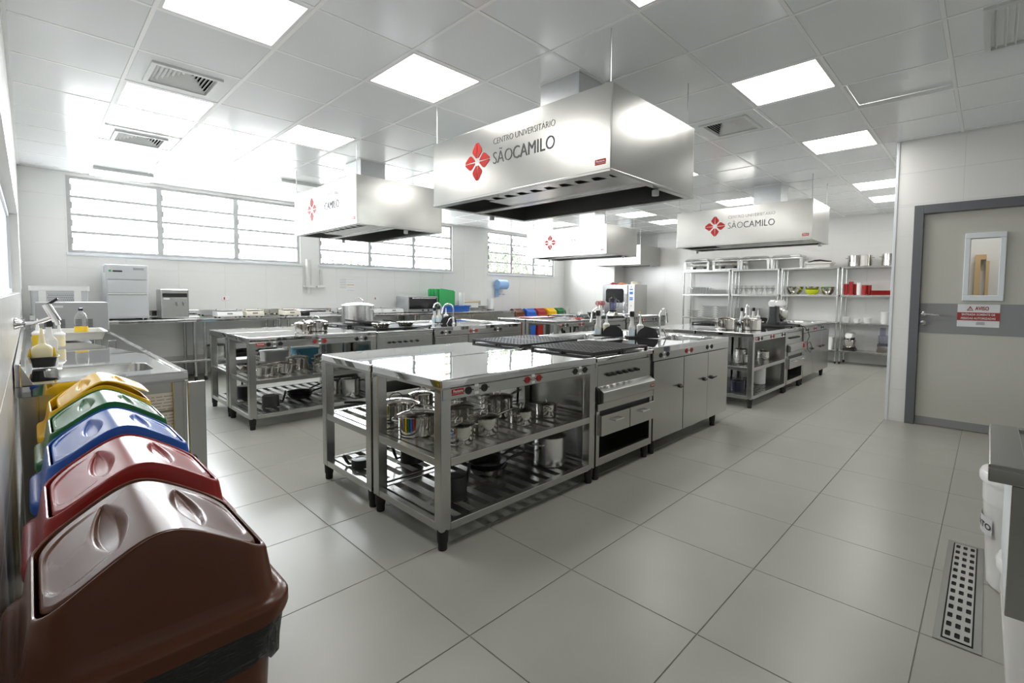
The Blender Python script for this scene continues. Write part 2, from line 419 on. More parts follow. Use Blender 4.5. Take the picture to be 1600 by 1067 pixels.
# walls ----------------------------------------------------------------
WIN = [(.37, 3.31), (3.64, 6.61), (7.66, 10.1)]; WZ = (1.765, 2.775)
def boxes_with_holes(b, u0, u1, v0, v1, holes, fn):
    us = sorted({u0, u1, *[h[0] for h in holes], *[h[1] for h in holes]}); vs = sorted({v0, v1, *[h[2] for h in holes], *[h[3] for h in holes]})
    for a in range(len(us)-1):
        for c in range(len(vs)-1):
            cu, cv = (us[a]+us[a+1])/2, (vs[c]+vs[c+1])/2
            if any(h[0] < cu < h[1] and h[2] < cv < h[3] for h in holes): continue
            fn(b, us[a], us[a+1], vs[c], vs[c+1])
def tiles(par, place, u0, u1, v0, v1, holes, su=.6, sv=.31, ou=0, ov=0, g=.0014, flip=False):
    """place(u, v) -> world location and rotation of a tile centre"""
    i0 = math.floor((u0-ou)/su); j0 = math.floor((v0-ov)/sv)
    for i in range(i0, int((u1-ou)/su)+1):
        for j in range(j0, int((v1-ov)/sv)+1):
            a0, a1 = max(u0, ou+su*i), min(u1, ou+su*(i+1)); b0, b1 = max(v0, ov+sv*j), min(v1, ov+sv*(j+1))
            if a1-a0 < .015 or b1-b0 < .015: continue
            pcs = [(a0, a1, b0, b1)]
            for h in holes:
                if h[0] < a1 and h[1] > a0 and h[2] < b1 and h[3] > b0:
                    nb = []
                    for (p0, p1, q0, q1) in pcs:
                        if not (h[0] < p1 and h[1] > p0 and h[2] < q1 and h[3] > q0): nb.append((p0, p1, q0, q1)); continue
                        c0, c1 = max(q0, h[2]), min(q1, h[3])
                        if q0 < h[2]: nb.append((p0, p1, q0, h[2]))
                        if q1 > h[3]: nb.append((p0, p1, h[3], q1))
                        if p0 < h[0]: nb.append((p0, h[0], c0, c1))
                        if p1 > h[1]: nb.append((h[1], p1, c0, c1))
                    pcs = nb
            for (p0, p1, q0, q1) in pcs:
                w, h_ = p1-p0-g, q1-q0-g
                if w < .01 or h_ < .01: continue
                loc, rot = place((p0+p1)/2, (q0+q1)/2)
                link('tile', slab(w, h_, .0038, 'tile', 'wall_tile', .0008), par, loc, rot)
TH = .0035
# window wall (faces -Y)
holes = [(a, b_, WZ[0], WZ[1]) for a, b_ in WIN]
wb = MB(); boxes_with_holes(wb, XN-.1, XB+.2, -.1, CZ+.3, holes, lambda b, a, c, d, e: b.box(a, c, YW, YW+.16, d, e))
ww = struct(wb.obj('wall_window', 'grout', smooth=0))
tiles(ww, lambda u, v: ((u, YW-TH+.0005, v), (pi/2, 0, 0)), XL, XC, 0, CZ, holes, ou=.35, ov=.02)
# sills / reveals
for k, (a, b_) in enumerate(WIN):
    wroot = bpy.data.objects.new('window_%d' % (k+1), None); COL.objects.link(wroot); wroot.location = ((a+b_)/2, YW+.03, 0); struct(wroot)
    hw = (b_-a)/2
    MB().box(-hw-.02, hw+.02, -.06, .1, WZ[0]-.035, WZ[0]).obj('window_sill', 'whitepvc', wroot, smooth=0, bev=.003)
    f = MB(); z0, z1 = WZ
    f.box(-hw, hw, 0, .05, z0, z0+.045); f.box(-hw, hw, 0, .05, z1-.035, z1); f.box(-hw, -hw+.045, 0, .05, z0+.045, z1-.035); f.box(hw-.045, hw, 0, .05, z0+.045, z1-.035)
    f.obj('window_frame', 'winframe', wroot, smooth=0)
    cw = 2*hw/3
    for c in (1, 2): MB().box(-hw+cw*c-.033, -hw+cw*c+.033, -.005, .05, z0+.045, z1-.035).obj('mullion', 'winframe', wroot, smooth=0)
    rh = (z1-.035-z0-.045)/4
    for c in range(3):
        x0 = -hw+cw*c+(.045 if c == 0 else .033); x1 = -hw+cw*(c+1)-(.045 if c == 2 else .033)
        for r_ in range(4):
            zz = z0+.045+rh*r_
            if r_: MB().box(x0, x1, .0, .045, zz-.017, zz+.017).obj('glazing_bar', 'winframe', wroot, smooth=0)
            MB().box(x0-.005, x1+.005, .02, .026, zz+(.017 if r_ else 0)-.002, zz+rh-(.017 if r_ < 3 else 0)+.002).obj('pane', 'glass', wroot, smooth=0)
        for r_ in range(4):
            hz = z0+.045+rh*(r_+.5)
            MB().box(x0, x0+.012, -.02, .0, hz-.045, hz+.045).obj('catch', 'winframe', wroot, smooth=0)
# back wall with the projecting chase near the window corner (faces -X)
wb = MB().box(XB, XB+.16, YS, YW+.16, -.1, CZ+.3); wb.box(XC, XB, 7.1, YW, 0, CZ+.3)
wk = struct(wb.obj('wall_back', 'grout', smooth=0))
tiles(wk, lambda u, v: ((XC-TH+.0005, u, v), (pi/2, 0, -pi/2)), 7.1, YW, 0, CZ, [], ou=7.1, ov=.02)
tiles(wk, lambda u, v: ((XB-TH+.0005, u, v), (pi/2, 0, -pi/2)), YD, 7.1, 0, CZ, [], ou=.5, ov=.02)
tiles(wk, lambda u, v: ((u, 7.1-TH+.0005, v), (pi/2, 0, 0)), XC, XB, 0, CZ, [], ou=XC, ov=.02)
# door wall (faces -X) and its return
DY = (-.42, .575); DZ = 2.17
wb = MB(); boxes_with_holes(wb, YS, YD, -.1, CZ+.3, [(DY[0], DY[1], -.2, DZ)], lambda b, a, c, d, e: b.box(XD, XD+.16, a, c, d, e))
wb.box(XD+.16, XB, YD-.15, YD, -.1, CZ+.3)
wd = struct(wb.obj('wall_door', 'grout', smooth=0))
tiles(wd, lambda u, v: ((XD-TH+.0005, u, v), (pi/2, 0, -pi/2)), YS, YD, 0, CZ, [(DY[0], DY[1], 0, DZ)], ou=.22, ov=.02)
tiles(wd, lambda u, v: ((u, YD+TH-.0005, v), (pi/2, 0, pi)), XD, XB, 0, CZ, [], ou=XD, ov=.02)
struct(MB().box(XD-.012, XD+.02, YD-.012, YD+.012, 0, CZ).obj('trim_1', 'whitepvc', smooth=0, bev=.003))
# left wall with long internal window
wb = MB(); LWH = [(1.25, 7.4, 1.24, 2.06)]
boxes_with_holes(wb, .9, YW, -.1, CZ+.3, LWH, lambda b, a, c, d, e: b.box(XL-.16, XL, a, c, d, e))
wb.box(XN-.16, XN, YS-.16, YW, -.1, CZ+.3); wb.box(XN, XL-.16, .9, 1.06, -.1, CZ+.3)
wl = struct(wb.obj('wall_left', 'grout', smooth=0))
tiles(wl, lambda u, v: ((XL+TH-.0005, u, v), (pi/2, 0, pi/2)), .9, YW, 0, CZ, LWH, ou=.4, ov=.02)
o = bpy.data.objects.new('window_4', None); COL.objects.link(o); o.location = (XL-.09, 4.3, 0); struct(o)
f = MB(); f.box(0, .03, -3.05, 3.1, 1.24, 1.28); f.box(0, .03, -3.05, 3.1, 2.02, 2.06); f.box(0, .03, 3.06, 3.1, 1.28, 2.02); f.box(0, .03, -3.05, -3.0, 1.28, 2.02); f.obj('window_frame', 'whitepvc', o, smooth=0)
MB().box(.005, .011, -3.0, 3.06, 1.28, 2.02).obj('pane', 'label', o, smooth=0)  # opaque pale sheet, its colour stands in for the lit room behind
MB().box(.031, .092, -3.05, 3.1, 1.235, 1.242).obj('window_sill', 'porcelain', o, smooth=0)
struct(MB().box(XN-.16, XB, YS-.16, YS, -.1, CZ+.3).obj('wall_front', 'tile', smooth=0))
# door ------------------------------------------------------------------
d = bpy.data.objects.new('door_1', None); COL.objects.link(d); d.location = (XD, 0, 0); struct(d)
f = MB(); f.box(-.025, .1, DY[1]-.075, DY[1], 0, DZ); f.box(-.025, .1, DY[0], DY[0]+.075, 0, DZ); f.box(-.025, .1, DY[0]+.075, DY[1]-.075, DZ-.085, DZ)
f.obj('door_frame', 'doorgrey', d, smooth=0, bev=.003)
y0, y1 = DY[0]+.078, DY[1]-.078
lb = MB(); boxes_with_holes(lb, y0, y1, .012, DZ-.09, [(-.05, .15, 1.29, 1.82)], lambda b, a, c, e, g_: b.box(.02, .06, a, c, e, g_))
lb.obj('door_leaf', 'doorleaf', d, smooth=0)
MB().box(.017, .02, y0, y1, .92, 1.21).obj('door_band', 'doorband', d, smooth=0)
MB().box(.017, .02, y0, y1, .012, .085).obj('kick_plate', 'doorband', d, smooth=0)
f = MB()
for q in ((-.09, .19, 1.82, 1.87), (-.09, .19, 1.24, 1.29), (-.09, -.05, 1.29, 1.82), (.15, .19, 1.29, 1.82)): f.box(.0, .07, q[0], q[1], q[2], q[3])
f.obj('glazing_frame', 'whitepvc', d, smooth=0, bev=.004)
MB().box(.035, .041, -.055, .155, 1.285, 1.825).obj('pane', 'glass', d, smooth=0)
h = MB(); h.x = Matrix.Rotation(-pi/2, 4, 'Y'); h.lathe([(.024, -.02), (.024, .004), (.016, .008)], 20, (1.105, .465, 0)); h.x = None
h.rod((-.005, .465, 1.105), (-.055, .465, 1.105), .009); h.tube([(-.055, .468, 1.105), (-.057, .44, 1.106), (-.055, .345, 1.1)], .009, 8)
h.obj('door_handle', 'chrome', d)
h = MB(); h.x = Matrix.Rotation(-pi/2, 4, 'Y'); h.lathe([(.022, -.02), (.022, .006), (.008, .008)], 20, (1.02, .465, 0)); h.obj('lock_plate', 'chrome', d)
# corridor behind the door glass
struct(MB().box(8.2, 8.3, -2.4, YD-.16, -.1, CZ+.3).obj('wall_corridor', 'tile', smooth=0))
struct(MB().box(XD+.16, 8.2, YS, YD-.15, -.012, 0).obj('floor_corridor', 'floor', smooth=0))
f = MB(); f.box(8.1, 8.2, .1, .15, 0, 1.8); f.box(8.1, 8.2, .02, .05, 0, 1.72); f.box(8.1, 8.2, .05, .1, 1.74, 1.8); struct(f.obj('door_2', 'wood', smooth=0))
t = thing('ceiling_light', 'added lamp panel brightening the corridor behind the door glass', 'ceiling light', (7.2, -.2, CZ-.01), 0, 'recessed square lamp panels')  # lamp added to brighten the view through the door glass
MB().add([(-.28,-.28,0),(.28,-.28,0),(.28,.28,0),(-.28,.28,0)], [(3,2,1,0)]).obj('diffuser', 'lamp', t, smooth=0)
f = MB()
for q in ((-.3,.3,-.3,-.28),(-.3,.3,.28,.3),(-.3,-.28,-.28,.28),(.28,.3,-.28,.28)): f.box(*q, -.006, .02)
f.obj('lamp_frame', 'lampframe', t, smooth=0)
# warning sign
t = thing('warning_sign', 'small white and red paper notice on the grey band of the door', 'sign', (XD+.016, .073, 1.1))
MB().box(-.001, .001, -.145, .145, -.105, .107).obj('sign_sheet', 'label', t, smooth=0)
MB().box(-.002, 0, -.145, .145, -.045, .03).obj('red_band', 'signred', t, smooth=0)
text('lettering', 'AVISO', .048, 'signred', t, (-.0025, .022, .052), RX, bold=.001, width=.095)
text('lettering', 'ENTRADA SOMENTE DE', .026, 'label', t, (-.0035, .114, .002), RX, bold=.0006, width=.228)
text('lettering', 'PESSOAS AUTORIZADAS', .026, 'label', t, (-.0035, .118, -.033), RX, bold=.0006, width=.236)
f = MB(); A, B_, C_ = (.058, .05), (.082, .092), (.034, .05)
A, B_, C_ = Vector((.08, .048)), Vector((.034, .048)), Vector((.057, .09)); ctr = (A+B_+C_)/3
P0 = [A, B_, C_]; P1 = [ctr+(p-ctr)*.66 for p in P0]
for k in range(3):
    q = [P0[k], P0[(k+1) % 3], P1[(k+1) % 3], P1[k]]; f.prism([(p.x, p.y) for p in q], 'x', -.003, -.001)
f.box(-.003, -.001, .0555, .0585, .063, .075); f.box(-.003, -.001, .0555, .0585, .057, .06); f.obj('warning_triangle', 'signred', t, smooth=0)
text('lettering', 'CENTRO UNIVERSITÁRIO', .011, 'greylight', t, (-.003, .012, -.066), RX, width=.06)
text('lettering', 'SÃOCAMILO', .016, 'greylogo', t, (-.003, .012, -.082), RX, width=.06)
SIGN = t
# outside -----------------------------------------------------------------
struct(MB().box(-30, 60, YW+.2, 70, -.4, -.3).obj('ground', 'outground', smooth=0))
def tree(x, y, zc, rx, rz, seed, label):
    rnd = random.Random(seed); t = thing('tree', label, 'tree', (x, y, -.3), 0, 'trees outside the windows')
    tr = MB(); tr.tube([(0, 0, 0), (.05, .02, zc*.5), (-.04, .05, zc)], [.16, .12, .07], 8)
    for k in range(5):
        a = 2*pi*k/5; tr.tube([(0, 0, zc*.55), (cos(a)*rx*.35, sin(a)*rx*.35, zc), (cos(a)*rx*.6, sin(a)*rx*.6, zc+rz*.4)], [.07, .05, .02], 6)
    tr.obj('trunk', 'bark', t)
    lf = MB()
    for k in range(2600):
        while True:
            p = Vector((rnd.uniform(-1, 1), rnd.uniform(-1, 1), rnd.uniform(-1, 1)))
            if .45 < p.length < 1: break
        lump = 1+.25*sin(p.x*7+seed)*sin(p.y*6)*sin(p.z*8)
        c = Vector((p.x*rx*lump, p.y*rx*lump, zc+.3+p.z*rz*lump)); e = Euler((rnd.uniform(0, 6), rnd.uniform(0, 6), 0)).to_matrix(); s_ = rnd.uniform(.07, .13)
        lf.add([c+e @ Vector(q) for q in ((-s_, 0, 0), (0, -s_*.5, 0), (s_, 0, 0), (0, s_*.5, 0))], [(0, 1, 2, 3)])
    o = lf.obj('foliage', 'leaf', t, smooth=0); o['kind'] = 'stuff'
tree(17.0, 18.5, 2.2, 2.2, 1.45, 1, 'broad leafy tree seen through the far window behind its first panes')
tree(22.6, 18.5, 1.9, 2.2, 1.3, 2, 'leafy tree seen through the far window behind its last panes')
tree(22.5, 25, 3.6, 2.6, 1.9, 3, 'taller tree rising behind the others outside the far window')
tree(9.2, 19.5, 1.6, 2.4, 1.0, 4, 'low pale tree seen through the bottom of the middle window')
p = MB()
for k in range(60):
    p.box(7.1+.012*(k % 2), 7.42-.012*(k % 2), 9.35, 9.75, .075*k-.3, .075*k-.3+.066)
p.box(7.115, 7.405, 9.365, 9.735, -.3, 4.2)
tag(p.obj('brick_pier', 'brick', smooth=0), 'pale orange brick pier outside the right edge of the middle window', 'brick pier')
# ------------------------------------------------------------------ litter bins
def gz(x): return .878-.76*(sqrt(x*x+.042*.042)-.042)
def make_bin(m, label, loc, rz=0, bag=None, swing=0.0, low=False):
    t = thing('litter_bin', label, 'bin', loc, rz, 'recycling bins with swing lids')
    b = MB(); N = 8
    b.loft([rrd(.125, .135, .05, 0, N), rrd(.13, .14, .05, .01, N), rrd(.16, .168, .055, .66, N), rrd(.166, .174, .055, .668, N), rrd(.166, .174, .055, .69, N), rrd(.155, .163, .05, .69, N), rrd(.15, .158, .05, .45, N)], True, False)
    b.obj('body', m, t)
    h = MB(); rings = []
    for hx, hy, r, z in ((.172, .18, .065, .673), (.186, .186, .07, .675), (.19, .188, .072, .684), (.19, .188, .072, .701), (.186, .185, .07, .708), (.178, .179, .066, .711), (.171, .176, .06, .715), (.1655, .172, .056, .723), (.1625, .1695, .052, .738)):
        rings.append(rrd(hx, hy, r, z, N))
    base = rrd(.1625, .1695, .052, 0, N); topo = rrd(.156, .157, .045, 0, N)
    for f in (.0, .35, .7, .93):
        ring = []
        for (x0, y0, _), (x1, y1, _) in zip(base, topo):
            x, y = x0+(x1-x0)*f, y0+(y1-y0)*f; zt = max(gz(x)-.002, .742); ring.append((x, y, .738+(zt-.738)*f))
        rings.append(ring)
    for (hx, hy, dz) in ((.155, .156, .004), (.153, .154, .008), (.1505, .1515, .0085), (.148, .149, .006), (.146, .147, -.004), (.145, .146, -.03)):
        rings.append([(x, y, max(gz(x), .745)+dz-.004) for x, y, _ in rrd(hx, hy, .04, 0, N)])
    h.loft(rings, True, False); h.obj('lid_hood', m, t, smooth=50)
    # swing flap: gabled panel with finger recesses and a raised oval outline
    p = MB(); vs = []; NX, NY = 120, 88; HX, HY, RR = .1425, .1435, .05
    for i in range(NX+1):
        for j in range(NY+1):
            u, v = i/NX*2-1, j/NY*2-1; x, y = u*HX, v*HY; cx, cy = HX-RR, HY-RR
            if abs(u) > 1e-6 and abs(v) > 1e-6:                     # pull the corners in to a round outline
                k = max(abs(u), abs(v)); bx, by = abs(x)/k, abs(y)/k
                if bx > cx and by > cy:
                    d_ = hypot(bx, by); ex, ey = bx/d_, by/d_; bq = ex*cx+ey*cy; tt = bq+sqrt(max(0, bq*bq-(cx*cx+cy*cy-RR*RR))); f = 1+(tt/d_-1)*k**3; x *= f; y *= f
            z = gz(x)+.0015; ax = abs(x)
            if max(abs(u), abs(v)) == 1: z -= .006
            du = (ax-.056)/.025; dv = (y+.002)/.112                 # almond finger hole on each slope
            q = abs(du)/max(.02, 1-dv*dv) if abs(dv) < 1 else 9
            if q < 1: w_ = min(1, (1-q)*1.7); z -= .016*w_*w_*(3-2*w_)*(1-dv*dv)**.6*(1-.3*du)
            e = ((ax-.095)/.042)**2*(.2 if ax < .095 else 1) + (y/.112)**4
            if ax > .06: z -= .004*min(1, max(0, (1.05-e)*6))*min(1, (ax-.06)/.06)
            vs.append((x, y, z))
    p.add(vs, [(i*(NY+1)+j, (i+1)*(NY+1)+j, (i+1)*(NY+1)+j+1, i*(NY+1)+j+1) for i in range(NX) for j in range(NY)])
    o = p.obj('swing_flap', m, t, smooth=60)
    if swing:
        o.location = (0, 0, .03); o.rotation_euler = (0, swing, 0); o.location = (-.80*sin(swing)+.012, 0, .80*(1-cos(swing))+.02)
    if bag:
        g = MB(); rr = []; rnd = random.Random(3)
        for k, (hx, hy, z) in enumerate(((.173, .181, .69), (.175, .183, .665), (.172, .18, .635), (.171, .178, .605), (.1645, .172, .597))):
            ring = rrect(hx, hy, .06, z, 16)
            rr.append([(x*(1+.012*sin(i*1.7+k)), y*(1+.01*sin(i*2.3+k*2)), zz+.014*sin(i*.35+k*.4)*(k > 1)) for i, (x, y, zz) in enumerate(ring)])
        g.loft(rr, False, False); g.obj('bag_edge', bag, t, smooth=70)
    return t
BX = (.1375, .16, .172, .183, .192); BY = (1.083, 1.5, 1.915, 2.325, 2.725)
BC = ('bin_brown', 'bin_red', 'bin_blue', 'bin_green', 'bin_yellow')
BL = ('large brown swing-lid bin nearest the camera with black bag showing', 'red swing-lid bin between the large brown and the blue bin', 'blue swing-lid bin between the red and the green bin',
      'green swing-lid bin between the blue and the yellow bin in front of the sink counter', 'yellow swing-lid bin with tilted flap against the steel sink counter')
for k in range(5):
    make_bin(BC[k], BL[k], (BX[k], BY[k], 0), 0, 'bag' if k == 0 else ('cloudy' if k == 3 else None), -.1 if k == 4 else 0)
for k, (c, x) in enumerate((('bin_brown', 8.22), ('bin_blue', 8.64), ('bin_red', 9.03), ('bin_yellow', 9.42), ('bin_green', 9.8))):
    make_bin(c, '%s swing-lid bin by the far window wall behind the far island' % c[4:], (x, 8.35, .035), pi/2)

# ------------------------------------------------------------------ island units
def brand(t, x, y, z, w, rot=RY, n='brand_plate'):
    b = MB()
    h = w*.42
    if rot == RY: b.box(x, x+w, y-.0015, y, z, z+h*.68); b.box(x, x+w, y-.0015, y, z-h*.3, z-h*.08)
    else: b.box(y-.0015, y, x-w, x, z, z+h*.68); b.box(y-.0015, y, x-w, x, z-h*.3, z-h*.08)
    o = b.obj(n, 'redlogo', t, smooth=0)
    loc = (x+w*.1, y-.002, z+h*.14) if rot == RY else (y-.002, x-w*.1, z+h*.14)
    text('lettering', 'Facture', h*.58, 'label', o, loc, rot, bold=.0004, width=w*.8)
def sockets(t, xs, y, z, cols):
    for k, (a, b_) in enumerate(xs):
        for x in (a, b_):
            s = MB(); s.x = Matrix.Translation((x, y, z)) @ Matrix.Rotation(pi/2, 4, 'X')
            s.lathe([(.021, 0), (.021, .004), (.018, .0055), (.016, .001), (.002, .0005)], 18, cap0=False); s.x = None
            for dx in (-.007, .007): s.box(x+dx-.002, x+dx+.002, y-.0035, y-.001, z-.002, z+.002)
            s.obj('socket', 'red' if cols[k] else 'black', t)
        m_ = (a+b_)/2; s = MB(); s.box(m_-.013, m_+.013, y-.0012, y, z+.012, z+.026); s.box(m_-.013, m_+.013, y-.0012, y, z-.026, z-.012); s.obj('label_plate', 'label', t, smooth=0)
        s = MB()
        for x in (a-.03, b_+.03, a+.03, b_-.03): s.box(x-.003, x+.003, y-.002, y, z-.003, z+.003)
        s.obj('screw', 'black', t, smooth=0)
def foot(t, x, y, z=.078):
    MB().lathe([(.022, -.0324), (.024, -.028), (.024, .008), (.028, .01), (.031, z)], 14, (x, y, 0)).obj('foot', 'rubber', t)
def shelf(t, L, D, z0, z1, n=12, cross=True):
    for q in ((.06, L-.06, .004, .04), (.06, L-.06, D-.04, D-.004), (.004, .04, .06, D-.06), (L-.04, L-.004, .06, D-.06)):
        MB().box(*q, z0, z1).obj('shelf_rail', 'steel', t, smooth=0, bev=.003)
    for k in range(n):
        x = .085+(L-.17)*k/(n-1)
        pts = [(x-.026, z1-.004), (x+.026, z1-.004), (x+.026, z1-.034), (x+.023, z1-.034), (x+.023, z1-.007), (x-.023, z1-.007), (x-.023, z1-.034), (x-.026, z1-.034)]
        MB().prism(pts, 'y', .042, D-.042).obj('slat', 'steel', t, smooth=0)
    if cross: MB().box(.04, L-.04, D/2-.018, D/2+.018, z0, z1-.035).obj('cross_bar', 'steel', t, smooth=0)
def make_table(label, loc, rz=0):
    L, D = 1.28, .69; t = thing('work_table', label, 'work table', loc, rz, 'open steel worktables of the cooking islands')
    tp = MB(); tp.box(0, L, 0, D, .792, .84); tp.obj('table_top', 'top', t, bev=.008, seg=3)
    for x in (.0, L-.004):
        MB().prism([(.0, .8), (.0, .765), (.07, .785), (D-.07, .785), (D, .765), (D, .8)], 'x', x, x+.004).obj('end_apron', 'steel', t, smooth=0)
    MB().box(.008, L-.008, .0, .03, .735, .79).obj('socket_panel', 'steel', t, smooth=0, bev=.003)
    MB().box(.008, L-.008, D-.03, D, .735, .79).obj('rear_apron', 'steel', t, smooth=0, bev=.003)
    sockets(t, ((.168, .276), (.604, .702), (1.05, 1.152)), 0, .768, (0, 1, 0))
    brand(t, .062, 0, .764, .075)
    for x in (.03, L-.03):
        for y in (.034, D-.034):
            MB().box(x-.03, x+.03, y-.03, y+.03, .07, .794).obj('leg', 'steel', t, smooth=0, bev=.004)
            foot(t, x, y)
    for x in (-.001, L-.002):
        s = MB()
        for y in (.03, D-.03): s.box(x, x+.003, y-.006, y+.006, .805, .817)
        s.obj('bolt', 'chrome', t, smooth=0)
    shelf(t, L, D, .395, .437); shelf(t, L, D, .067, .108)
    return t
def make_grate():
    g = MB(); w, d, z = .36, .6, .866; bw = .006
    for q in ((-w/2, w/2, -d/2, -d/2+.014), (-w/2, w/2, d/2-.014, d/2), (-w/2, -w/2+.014, -d/2, d/2), (w/2-.014, w/2, -d/2, d/2)): g.box(*q, z-.014, z)
    for k in range(1, 9): x = -w/2+w*k/9; g.box(x-bw, x+bw, -d/2, d/2, z-.012, z)
    for k in range(1, 15): y = -d/2+d*k/15; g.box(-w/2, w/2, y-bw*.8, y+bw*.8, z-.012, z-.001)
    for x in (-w/2+.01, w/2-.01):
        for y in (-d/2+.01, d/2-.01, 0): g.box(x-.009, x+.009, y-.009, y+.009, .828, z)
    return g.mesh('burner_grate', M['iron'], 0)
GRATE = make_grate()
def make_range(label, loc, rz=0):
    L, D = .745, .69; t = thing('gas_range', label, 'stove', loc, rz, 'gas ranges of the cooking islands')
    b = MB(); b.box(0, L, 0, D, .8, .832); b.obj('cooktop', 'top', t, bev=.008, seg=3)
    MB().box(.04, L-.04, .06, D-.03, .833, .836).obj('drip_pan', 'steel', t, smooth=0)
    for x in (.2, .54):
        for y in (.2, .5): MB().lathe([(.06, .836), (.06, .842), (.045, .85), (.02, .852)], 16, (x, y, 0), False).obj('burner', 'iron', t)
    for x in (.19, .557): link('grate', GRATE, t, (x, .345, 0))
    pts = [(.03, .8), (.03, .778), (.018, .772), (.018, .625), (-.03, .596), (-.034, .59), (-.034, .525), (-.02, .515), (.3, .515), (.3, .8)]
    MB().prism(pts, 'x', .03, L-.012).obj('valve_panel', 'steel', t, smooth=30, bev=.002)
    for q in ((.012, .03), (L-.012, L-.001)): MB().prism([(.04, .8), (.04, .78), (.02, .63), (.0, .6), (.0, .52), (.3, .52), (.3, .8)], 'x', *q).obj('side_cheek', 'black', t, smooth=0)
    for k in range(6):
        x = .135+.078*k-(.02 if k else 0)+.02; s = MB(); s.x = Matrix.Translation((x, .018, .7)) @ Matrix.Rotation(pi/2, 4, 'X')
        s.lathe([(.014, 0), (.014, .012), (.009, .022), (.009, .03)], 12, cap0=False); s.box(-.02, .004, -.004, .004, .014, .026); s.obj('gas_knob', 'black', t)
        MB().box(x+.014, x+.03, .012, .018, .695, .699).obj('valve_stem', 'chrome', t, smooth=0)
    brand(t, L-.085, -.034, .555, .055)
    MB().box(.0, L-.002, -.012, .3, .465, .512).obj('tray_front', 'steel', t, smooth=0, bev=.003)
    MB().box(.0, .03, .02, D-.02, .075, .8).obj('side_panel', 'steel', t, smooth=0, bev=.002)
    MB().box(L-.03, L, .02, D-.02, .075, .8).obj('side_panel', 'steel', t, smooth=0, bev=.002)
    MB().box(.03, L-.03, D-.03, D-.02, .075, .8).obj('back_panel', 'steel', t, smooth=0)
    MB().box(.03, L-.03, .02, D-.03, .42, .45).obj('deck', 'darkgrey', t, smooth=0)
    for k, (x0, x1) in enumerate(((.02, .375), (.385, L-.008))):
        dr = MB().box(x0, x1, -.03, .02, .288, .43).obj('drawer', 'steel', t, smooth=0, bev=.004)
        h = MB(); xc = (x0+x1)/2
        h.tube([(xc-.05, -.03, .385), (xc-.05, -.055, .385), (xc+.05, -.055, .385), (xc+.05, -.03, .385)], .006, 6); h.obj('drawer_handle', 'chrome', dr)
        MB().box(x0+.02, x1-.02, .02, .5, .3, .42).obj('drawer_box', 'darkgrey', dr, smooth=0)
    for x in (.016, L-.016): MB().box(x-.018, x+.018, .0, .036, .075, .46).obj('post', 'steel', t, smooth=0, bev=.003)
    MB().box(.034, L-.034, .0, .036, .075, .13).obj('base_rail', 'steel', t, smooth=0, bev=.003)
    MB().box(.03, L-.03, .036, D-.03, .1, .115).obj('base_shelf', 'steel', t, smooth=0)
    for x in (.04, L-.04):
        for y in (.04, D-.04): foot(t, x, y)
    return t
def top_hole(x0, x1, y0, y1, z0, z1, holes, depth=.16, lip=.006):
    """steel top with rounded sunk basins; holes = [(cx, cy, hx, hy, r)] in x order"""
    b = MB(); basin = MB(); cuts = [x0]
    for k in range(len(holes)-1): cuts.append((holes[k][0]+holes[k][2]+holes[k+1][0]-holes[k+1][2])/2)
    cuts.append(x1)
    for k, (cx, cy, hx, hy, r) in enumerate(holes):
        a0, a1 = cuts[k], cuts[k+1]; inner = rrect(hx, hy, r, z1, 6, (cx, cy)); outer = []
        for (x, y, z) in inner:
            dx, dy = x-cx, y-cy; s = min(((a1-cx)/dx if dx > 0 else (a0-cx)/dx) if abs(dx) > 1e-6 else 1e9, ((y1-cy)/dy if dy > 0 else (y0-cy)/dy) if abs(dy) > 1e-6 else 1e9)
            outer.append((cx+dx*s, cy+dy*s, z1))
        # snap the outer sample nearest each corner onto it
        for c in ((a1, y1), (a0, y1), (a0, y0), (a1, y0)):
            i = min(range(len(outer)), key=lambda q: hypot(outer[q][0]-c[0], outer[q][1]-c[1])); outer[i] = (*c, z1)
        low = [(x, y, z0) for x, y, z in outer]
        mid = rrect(hx-.004, hy-.004, r, z1-.006, 6, (cx, cy)); d1 = rrect(hx-.02, hy-.02, r*.9, z1-depth+.02, 6, (cx, cy)); d2 = rrect(hx-.05, hy-.05, r*.6, z1-depth, 6, (cx, cy))
        b.loft([low, outer, inner, mid], False, False); basin.loft([mid, d1, d2], False, True)
    return b, basin
def make_faucet(label, loc, rz=0):
    t = thing('faucet', label, 'faucet', loc, rz, 'gooseneck faucets on the islands')
    MB().lathe([(.026, 0), (.026, .012), (.018, .02), (.016, .09), (.012, .1)], 16).obj('faucet_base', 'chrome', t)
    pts = [(0, 0, .09), (0, 0, .2)]+[(.075-.075*cos(a), 0, .2+.085*sin(a)) for a in [pi*k/10 for k in range(1, 10)]]+[(.152, 0, .185), (.158, 0, .165)]
    MB().tube(pts, .0095, 10).obj('spout', 'chrome', t)
    MB().rod((.156, 0, .172), (.162, 0, .145), .012).obj('aerator', 'chrome', t)
    MB().tube([(0, 0, .07), (.03, -.01, .085), (.05, -.02, .07), (.085, -.03, .0)], [.009, .008, .007, .006], 8).obj('handle', 'chrome', t)
    return t
